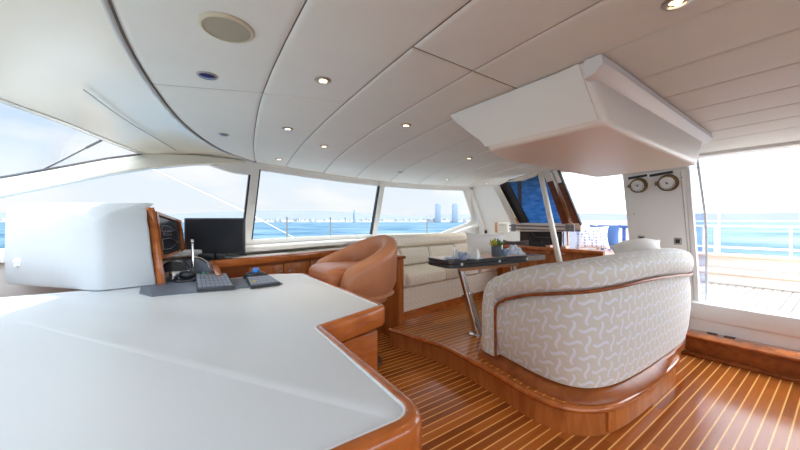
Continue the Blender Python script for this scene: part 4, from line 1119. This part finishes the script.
# end slide, pale grey
G().slab([tbm(L1+.005, .03, TZ-.016), tbm(L1+.30, .03, TZ-.016), tbm(L1+.30, wd*.4, TZ-.016), tbm(L1+.005, wd*.4, TZ-.016)], (0, 0, -.05)).build('end_slide', 'brushed', tb)
for name, ft, tp_ in (('leg', atz(478, 334, .17), None), ('leg', None, None)):
    if ft is None: ft = F0+ud*.75+vd*.1; top = Vector((0, 0, 0))+T0+ud*.75
    else:
        F0 = ft; top = atd(460, 272, ft.xy.dot(Vector((CU, SU)))*1.02); T0 = top
    top = Vector((top.x, top.y, TZ-.10)); mid = ft+(top-ft)*.58
    lg = G().tube([ft+Vector((0, 0, .01)), mid], .050, 20).build('leg', 'chrome', tb)
    G().tube([mid, top], .034, 18).build('upper_tube', 'chrome', lg)
    G().tube([mid-(top-ft).normalized()*.012, mid+(top-ft).normalized()*.018], .055, 20).build('collar', 'chrome', lg)
    G().lathe([(.085, 0), (.085, .008), (.045, .016), (.04, .02)], ft, n=24).build('foot_plate', 'chrome', lg)
# things on the table
def onT(px, py): return atz(px, py, TZ+.002)
q = onT(496.5, 256.5); q = q-Vector((q.x, q.y, 0)).normalized()*.0
t = thing('potted_succulent', 'small succulents in a dark slate pot on the table', 'plant', q)
rp = 5.2*3.2/320; hp_ = .105
G().lathe([(rp*.86, 0), (rp*.92, .01), (rp, hp_), (rp*.9, hp_), (rp*.86, hp_-.015)], q, n=26).build('pot', 'slate', t)
rs = random.Random(11)
for nm, mt, cx, n, s in (('succulent', 'leaf_yellow', -.022, 26, 1.0), ('succulent', 'leaf', .024, 24, .95)):
    g = G()
    for k in range(n):
        az = rs.random()*2*PI; el = rs.uniform(.15, 1.35); ln_ = rs.uniform(.045, .075)*s
        d = Vector((math.cos(az)*math.cos(el), math.sin(az)*math.cos(el), math.sin(el)))
        c = q+Vector((cx*SU, -cx*CU, hp_-.005))
        g.loft([[c+d*ln_*tt+Vector((-d.y, d.x, 0)).normalized()*x*rw*.013+Vector((0, 0, 1))*yy*rw*.006+Vector((0, 0, .02*tt*tt)) for x, yy in ((1, 0), (.5, 1), (-.5, 1), (-1, 0), (-.5, -1), (.5, -1))] for tt, rw in ((.0, .5), (.3, .9), (.6, 1.0), (.85, .6), (1.0, .08))], True, True)
    g.build(nm, mt, t)
# folded napkin bundle with blue cloth, cup and plates
q = onT(467, 259); o = None
t = thing('napkin_bundle', 'crumpled white napkin standing on the table left of the pot', 'napkin', q)
g = G(); R = []
for k in range(25):
    u = k/24; x = (u-.5)*.26; R.append([q+Vector((SU, -CU, 0))*x+Vector((CU, SU, 0))*(.05*math.sin(u*14)+yy*.045)+Vector((0, 0, zz*(.075+.022*math.sin(u*9+1)+.014*math.sin(u*23)+.010*math.sin(u*41)))) for yy, zz in ((-1, 0), (-.7, .6), (-.15, 1), (.3, .9), (.8, .5), (1, 0))])
g.loft(R, True, True).build('folds', 'linen', t)
def cup(px, py, label, mat='porcelain_blue', r=.042, h=.07):
    q = onT(px, py); t = thing('cup', label, 'cup', q)
    G().lathe([(r*.55, 0), (r*.6, .004), (r*.9, h*.4), (r, h), (r*.92, h), (r*.82, h*.4), (r*.4, .012)], q, n=20).build('bowl', mat, t)
    hd = [q+Vector((SU, -CU, 0))*(r*.9+.022*math.sin(a))+Vector((0, 0, h*.5+.022*math.cos(a))) for a in [PI*k/8 for k in range(9)]]
    G().tube(hd, .004, 6).build('handle', mat, t)
cup(462.5, 260, 'blue patterned cup in front of the crumpled napkin')
cup(505, 256, 'blue patterned cup just right of the slate pot')
def plate(px, py, label, r=.085):
    q = onT(px, py); o = G().lathe([(r*.6, 0), (r*.65, .004), (r, .014), (r*.97, .017), (r*.6, .008), (.001, .007)], q, n=28).build('plate', 'porcelain_blue', None, q); tag(o, label, 'plate')
plate(452, 259.5, 'blue patterned plate at the left end of the table')
plate(474, 259.5, 'blue patterned plate between the napkin and the pot')
q = onT(514.5, 254.5); t = thing('folded_napkin', 'pale blue folded cloth napkin at the right end of the table', 'napkin', q)
g = G(); R = []
for k in range(17):
    u = k/16; x = (u-.5)*.20; R.append([q+Vector((SU, -CU, 0))*x+Vector((CU, SU, 0))*yy*.06+Vector((0, 0, zz*(.03+.075*math.sin(PI*min(1, u*1.1))**.7+.012*math.sin(u*25)))) for yy, zz in ((-1, 0), (-.7, .6), (0, 1), (.7, .6), (1, 0))])
g.loft(R, True, True).build('folds', 'napkin_blue', t)

# cushions on the far settee
p = atd(485, 246.5, 4.02); o = G().pillow(facecam(p, .1, -.3) @ Matrix.Rotation(-.03, 4, 'Z'), .50, .36, .20, ex=.7).build('throw_pillow', 'linen', None, p); tag(o, 'large white cushion on the far settee behind the plant pot', 'cushion')
# white cushion leaning inside the near settee
p = atd(637, 252, 3.0); o = G().pillow(facecam(p, -.25, -1.05) @ Matrix.Rotation(.38, 4, 'Z'), .42, .34, .22, ex=.9).build('throw_pillow', 'linen', None, p); tag(o, 'white cushion lying along the top of the near settee back', 'cushion')

# ================================================================== AFT FITTINGS
# wooden shelf below the hatch
t = thing('aft_shelf', 'varnished wooden shelf with a rounded rail under the raked hatch', 'shelf', (4.2, 2.7, .17))
s0, s1 = atp(502, 251, (4.15, 3, 0), (1, -.05, 0)), atp(612, 251, (4.15, 3, 0), (1, -.05, 0))
G().box((4.02, 1.62, .855), (4.34, 3.55, .88), .006).build('shelf_board', 'cherry_pale', t)
G().tube([(4.0, 1.62, .892), (4.0, 3.5, .892)], .03, 12).build('front_rail', 'cherry_along', t)
G().box((4.03, 1.66, .17), (4.3, 3.52, .855), .004).build('cabinet', 'cherry', t)
for y in (2.08, 2.28): G().box((3.985, y-.03, .84), (4.06, y+.03, .95), .006).build('rail_bracket', 'cherry_pale', t)
# boat shaped tray on it
q = atp(513, 250, (4.14, 3, 0), (1, 0, 0)); q.z = .882
t = thing('boat_shaped_bowl', 'long dark grey boat shaped bowl on the wooden shelf', 'bowl', q)
g = G(); R = []
for k in range(17):
    u = -1+2*k/16; hw_ = .075*math.sqrt(max(.004, 1-u*u*.97)); zt = .075+.05*(max(0, -u))**2+.02*u*u; x = u*.23
    cx = q+Vector((SU*.9, -CU*.9, 0)).normalized()*x
    dd_ = Vector((CU, SU, 0))
    R.append([cx+dd_*o*hw_+Vector((0, 0, z)) for o, z in ((-1, zt), (-.75, .03), (-.3, .0), (.3, .0), (.75, .03), (1, zt), (.88, zt), (.6, .04), (0, .02), (-.6, .04), (-.88, zt))])
g.loft(R, True, True).build('hull', 'pewter', t)
# raked hatch
HP, HN = Vector((4.28, 3, 1.24)), Vector((1, 0, .62))
hq = lambda px, py, o=0: atp(px, py, HP, HN)-HN.normalized()*o
ht = thing('raked_hatch', 'raked blue tinted hatch window with wood and chrome side rails', 'hatch', hq(540, 222))
hn = HN.normalized()
def hslab(name, mat, pts, o=.0, th=.03, par=None): return G().slab([hq(x, y, o) for x, y in pts], hn*th).build(name, mat, par or ht)
hslab('pane', 'blue_pane', [(508, 180), (553, 172), (566, 223), (524, 223)], 0, .012)
hslab('side_frame', 'white_paint', [(494.5, 186), (500, 184.5), (520.5, 223), (514, 226)], .03, .05)
hslab('black_seal', 'gasket', [(499.5, 185), (508, 181.5), (529.5, 222), (519.5, 223)], .012, .02)
hslab('chrome_strip', 'chrome', [(500.6, 186.5), (502.2, 186), (521, 221.5), (519.2, 222)], .05, .02)
hslab('post', 'charcoal', [(517.5, 180), (521.2, 179.5), (522.5, 222), (519.3, 222)], .006, .006)
hslab('head_rail', 'box_paint', [(506, 181.5), (537, 171.5), (537, 175.5), (524, 180)], .02, .05)
hslab('wood_rail', 'mahogany', [(545, 172), (551.5, 170), (571.5, 222), (563, 223)], .03, .05)
hslab('head_block', 'white_paint', [(544, 171), (551, 168.5), (555, 179), (548, 181)], .035, .05)
hslab('chrome_rail', 'chrome', [(551, 170), (553.4, 170), (573.8, 222), (571, 222.5)], .045, .03)
hslab('wood_rail', 'mahogany', [(554.5, 171), (558.5, 170), (580, 222), (574.2, 222)], .03, .05)
hslab('head_block', 'white_paint', [(553.5, 170), (558, 168.5), (563, 181), (558.6, 182)], .035, .055)
hslab('edge_seal', 'gasket', [(558.6, 169.6), (559.8, 169.2), (582.4, 224), (581, 224.4)], .03, .03)
G().tube([pw(514, 227.2)-BDIR*.12, pw(579, 228.8)-BDIR*.12], .009, 10).build('sill_bar', 'pewter', ht)
G().tube([pw(514, 223.8)-BDIR*.12, pw(577, 225.0)-BDIR*.12], .010, 10).build('sill_bar', 'pewter', ht)
G().slab([pw(514, 220.5)-BDIR*.03, pw(582, 221.5)-BDIR*.03, pw(582, 231)-BDIR*.03, pw(514, 231)-BDIR*.03], BDIR*.03).build('sill_rail', 'box_paint', ht)
for x in (518, 572, 577): G().box(pw(x-1.5, 229.5)-BDIR*.12-Vector((.02, 0, 0)), pw(x+1.5, 222.5)-BDIR*.12+Vector((.02, 0, 0)), .0).build('bracket', 'pewter', ht)
# dark glazed panel under it, glass end and chrome post
t = thing('glazed_panel', 'dark glazed panel standing on the shelf below the hatch', 'panel', pw(541, 247))
pn = G().slab([pw(520, 229.5), pw(563, 230), pw(563, 249), pw(520, 249)], BDIR*.03).build('dark_glass', 'screen', t)
for p0, p1 in (((530, 230), (536, 237)), ((536, 237), (556, 237.4)), ((533, 243), (550, 242.4)), ((541, 240), (545, 245)), ((559, 233), (558, 247)), ((556, 234), (557, 247))):
    G().tube([pw(*p0)-BDIR*.003, pw(*p1)-BDIR*.003], .006, 6).build('tube_behind', 'charcoal', pn)
t = thing('glass_screen', 'clear glass end screen with a chrome post beside the doorway', 'screen', pw(572, 255))
G().slab([pw(564, 229)-BDIR*.05, pw(581, 229)-BDIR*.05, pw(580, 256)-BDIR*.05, pw(564, 256)-BDIR*.05], BDIR*.012).build('glass', 'tint_glass', t)
G().tube([pw(570.7, 226)-BDIR*.08, pw(571.5, 258)-BDIR*.08], .017, 12).build('post', 'chrome', t)
# raking cream pole
t = thing('support_pole', 'slanting cream pole in front of the raked hatch', 'pole', atd(559.5, 262, 3.75))
G().tube([atd(540.2, 171.8, 4.15), atd(559.5, 262, 3.75)], .033, 20).build('tube', 'box_paint', t)
G().lathe([(.07, -.02), (.07, .0), (.05, .012)], atd(539.4, 171.5, 4.15), (0, 0, 1), 20).build('top_flange', 'box_paint', t)
# cabin fittings on the wall by the last window
sw = pa(486.5, 231.5)-BDIR*.012; t = thing('light_switch', 'small black switch on a white post by the aft raked window', 'switch', sw)
Mw = lambda p: Matrix.Translation(p) @ Matrix(((0, 0, -BDIR.x, 0), (-1, 0, 0, 0), (0, 1, -BDIR.z, 0), (0, 0, 0, 1)))
G().box((-.075, -.20, -.02), (.055, .18, .0), .004, 2, Mw(sw)).build('plate', 'white_paint', t)
G().box((-.028, -.03, 0), (.028, .03, .012), .003, 2, Mw(sw)).build('rocker', 'black_plastic', t)
pc = pa(502.5, 227); t = thing('wall_cabinet', 'small wood ended box on the wall between window and hatch', 'box', pc)
G().box((-.10, -.085, 0), (.15, .085, .05), .004, 2, Mw(pc)).build('case', 'bulkhead_white', t)
G().box((-.125, -.09, 0), (-.07, .09, .055), .004, 2, Mw(pc)).build('wood_end', 'cherry_pale', t)
G().box((-.055, -.06, .05), (.13, .065, .054), .002, 1, Mw(pc)).build('door', 'gelcoat', t)
G().tube([Mw(pc) @ Vector((-.02, .045, .056)), Mw(pc) @ Vector((.09, .045, .056))], .004, 6).build('handle', 'brushed', t)

# overhead box
ob = thing('overhead_box', 'large cream overhead box hung under the ceiling', 'box', (2.2, .95, 1.645))
top = [(1.355, .60), (1.365, 1.42), (1.66, 1.45), (2.5, 1.42), (3.22, 1.42), (3.22, .62)]
bot = [(1.425, .572), (1.425, 1.165), (1.64, 1.25), (2.43, 1.30), (3.1, 1.30), (2.98, .612)]
BXZ = 1.645
def ring(t, z, k=0):
    P = [Vector(bot[i])*(1-t)+Vector(top[i])*t for i in range(6)]
    c = sum(P, Vector((0, 0)))/6
    P = [p+(c-p)*k for p in P]
    return [(x, y, z) for x, y in roundpoly([tuple(p) for p in P], [.05, .05, .06, .06, .05, .05], 6)]
R = [ring(0, BXZ, .05), ring(0, BXZ, .028), ring(0, BXZ+.004, .012), ring(.0, BXZ+.014, .003), ring(.04, BXZ+.03, 0), ring(.5, BXZ+.13), ring(.82, 1.845), ring(1, 1.895)]
G().loft(R, True, True).build('body', 'box_paint', ob)
# flange along the aft-running side and the front corner
fp = [Vector((1.34, .565, 0)), Vector((1.5, .563, 0)), Vector((2.2, .58, 0)), Vector((3.22, .60, 0))]
G().loft([[(p.x, p.y-.012, 1.895), (p.x, p.y-.018, 1.86), (p.x, p.y+.01, 1.83), (p.x, p.y+.05, 1.82), (p.x, p.y+.05, 1.895)] for p in fp], True, True).build('flange', 'box_flange', ob)

bp_, bn_ = Vector((1.352, 1, 1.895)), Vector((1, 0, .26))
qq = [atp(x, y, bp_, bn_) for x, y in ((464.5, 117), (485, 146.8), (597.5, 120), (578, 63.5))]
G().slab(qq, (.012, 0, .003)).build('access_panel', 'box_paint', ob)
# clocks on the aft bulkhead
Mb = lambda p: Matrix.Translation(p) @ Matrix(((0, 0, -BDIR.x, 0), (-1, 0, 0, 0), (0, 1, -BDIR.z, 0), (0, 0, 0, 1)))
def dial(name, px, py, r, label, cat, hands, ticks):
    p = bh(px, py); t = thing(name, label, cat, p); M = Mb(p); ax = -BDIR
    G().lathe([(r*1.12, 0), (r*1.15, .008), (r*1.02, .014), (r*1.0, .045), (r*1.05, .052), (r*1.03, .060), (r*.90, .062), (r*.86, .050)], p, ax, 36).build('brass_case', 'brass', t)
    f = G().lathe([(r*.88, .045), (r*.88, .0520), (.0005, .0525)], p, ax, 36).build('dial_face', 'dial_white', t)
    g = G()
    for k in range(ticks):
        a = 2*PI*k/ticks; c, s = math.cos(a), math.sin(a)
        g.slab([M @ Vector((x*c-y*s, x*s+y*c, .0530)) for x, y in ((r*.66, -.0025), (r*.82, -.0025), (r*.82, .0025), (r*.66, .0025))], M.to_3x3() @ Vector((0, 0, .001)))
    g.build('hour_marks', 'black_plastic', t)
    for a, ln in hands:
        c, s = math.cos(a), math.sin(a)
        G().slab([M @ Vector((x*c-y*s, x*s+y*c, .0550)) for x, y in ((-r*.12, -.003), (r*ln, -.002), (r*ln, .002), (-r*.12, .003))], M.to_3x3() @ Vector((0, 0, .001))).build('hand', 'black_plastic', t)
    G().lathe([(r*.12, .05), (r*.10, .058), (.001, .059)], p, ax, 14).build('centre_boss', 'black_plastic' if cat == 'barometer' else 'brass', t)
    G().box((-r*1.42, -.018, .01), (-r*1.05, .018, .03), .004, 2, M).build('latch', 'brass', t)
dial('ship_clock', 639.3, 185.2, .068, 'round brass ship clock with hands, left of two dials', 'clock', ((.9, .62), (2.6, .45)), 12)
dial('barometer', 668.6, 182.6, .073, 'round brass barometer with dark centre, right of two dials', 'barometer', ((2.2, .6),), 24)
# slots, screws and sockets
for px, py, w_, lb in ((637.5, 176.8, .085, 'black slot handle above the ship clock'), (661, 173.8, .095, 'black slot handle above the barometer')):
    p = bh(px, py); M = Mb(p) @ Matrix.Rotation(.10, 4, 'Z'); o = G().box((-w_, -.013, -.004), (w_, .013, .008), .006, 2, M).build('recessed_handle', 'black_plastic', None, p); tag(o, lb, 'handle')
for px, py, lb in ((678, 241, 'small chrome socket on the bulkhead below the barometer'), (641.5, 238.5, 'small brass socket on the bulkhead above the white cushion')):
    p = bh(px, py); t = thing('wall_socket', lb, 'socket', p); M = Mb(p)
    G().box((-.032, -.036, 0), (.032, .036, .008), .004, 2, M).build('plate', 'brushed', t)
    G().box((-.018, -.02, .008), (.018, .02, .012), .003, 2, M).build('insert', 'black_plastic', t)
for px, py, lb in ((626.8, 187, 'tiny screw head beside the ship clock'), (634, 214, 'tiny screw head low on the left of the bulkhead'), (682, 177.5, 'tiny screw head beside the barometer'), (684.5, 214, 'tiny screw head low on the right of the bulkhead')):
    p = bh(px, py); o = G().lathe([(.006, 0), (.005, .002), (.001, .0025)], p, -BDIR, 10).build('screw', 'brushed', None, p); tag(o, lb, 'screw', 'screws in the bulkhead panel')
# step inside the door
c0 = bh(692.5, 352)
t = thing('door_step', 'wooden step box inside the side deck door with black grip pads', 'step', (4.05, .3, 0))
sy = .905
G().box((3.98, -.4, 0), (4.22, sy, .165), .004).build('box', 'cherry_dark', t)
G().box((3.955, -.4, .165), (4.22, sy+.012, .19), .008, 3).build('tread', 'cherry_along', t)
for px, py in ((713, 333), (730, 337)):
    q = atz(px, py, .19); G().box((q.x-.05, q.y-.035, .189), (q.x+.05, q.y+.035, .194), .003).build('grip_pad', 'black_plastic', t)
struct(G().box((3.94, -2, 0), (3.985, sy+.03, .028), .006).build('baseboard_right', 'cherry_dark'))

# ================================================================== CEILING FITTINGS
p = atz(227, 28, CEIL)
t = thing('ceiling_speaker', 'round beige speaker grille in the ceiling above the desk', 'speaker', p)
G().lathe([(.083, .004), (.084, -.004), (.079, -.008), (.073, -.009), (.072, -.004)], p, n=44).build('rim', 'speaker_rim', t)
G().lathe([(.0725, .0), (.072, -.006), (.04, -.008), (.001, -.0085)], p, n=44).build('grille', 'speaker_mesh', t)
for px, py, r, lb in ((207.5, 75.5, .034, 'dark blue unlit ceiling lamp behind the speaker'), (224, 134.5, .030, 'dark blue unlit ceiling lamp near the forward corner pillar'), (400, 172, .032, 'unlit dark ceiling lamp above the window mullion')):
    p = atz(px, py, CEIL); t = thing('reading_lamp', lb, 'lamp', p)
    G().lathe([(r*1.25, .003), (r*1.25, -.003), (r*1.08, -.006), (r*1.02, -.006), (r*.98, -.002)], p, n=28).build('ring', 'lamp_ring', t)
    G().lathe([(r*1.0, .002), (r*.99, -.005), (r*.6, -.009), (.001, -.010)], p, n=24).build('lens', 'lens_blue', t)
DL = [(323, 80, 'round halogen downlight in the big middle ceiling panel'),
      (287.5, 128.5, 'round halogen downlight between the speaker panel and the windows'),
      (406, 125, 'round halogen downlight left of the overhead box'),
      (279, 159, 'round halogen downlight close above the middle window'),
      (324, 146, 'round halogen downlight above the centre of the middle window'),
      (469, 158, 'round halogen downlight just behind the overhead box'),
      (447, 179, 'round halogen downlight close above the aft raked window'),
      (486.5, 183.3, 'round halogen downlight beside the raked hatch'),
      (677, 1.5, 'round halogen downlight at the upper right of the ceiling')]
first = None
for px, py, lb in DL:
    p = atz(px, py, CEIL)
    if first is None:
        first = t = thing('downlight', lb, 'lamp', p, 'halogen downlights')
        G().lathe([(.036, .004), (.0375, -.003), (.033, -.007), (.026, -.0075), (.024, -.001)], p, n=28).build('ring', 'lamp_ring', t)
        G().lathe([(.0255, .001), (.0245, -.0005), (.001, -.001)], p, n=24).build('reflector', 'lens_blue' if False else 'brushed', t)
        g = G()
        for k in range(3): g.ball((p.x+.0105*math.cos(k*2.1), p.y+.0105*math.sin(k*2.1), p.z-.003), .0088, (1, 1, .5), 12)
        g.build('bulb', 'lamp_glow', t)
    else: t = dup(first, p, lb)
    ld = bpy.data.lights.new('downlight_beam', 'SPOT'); lo = bpy.data.objects.new('downlight_beam', ld); COL.objects.link(lo)
    ld.energy = 2.5; ld.color = (1, .80, .55); ld.spot_size = math.radians(95); ld.spot_blend = .8; ld.shadow_soft_size = .03
    lo.parent = t; lo.location = (0, 0, -.02)
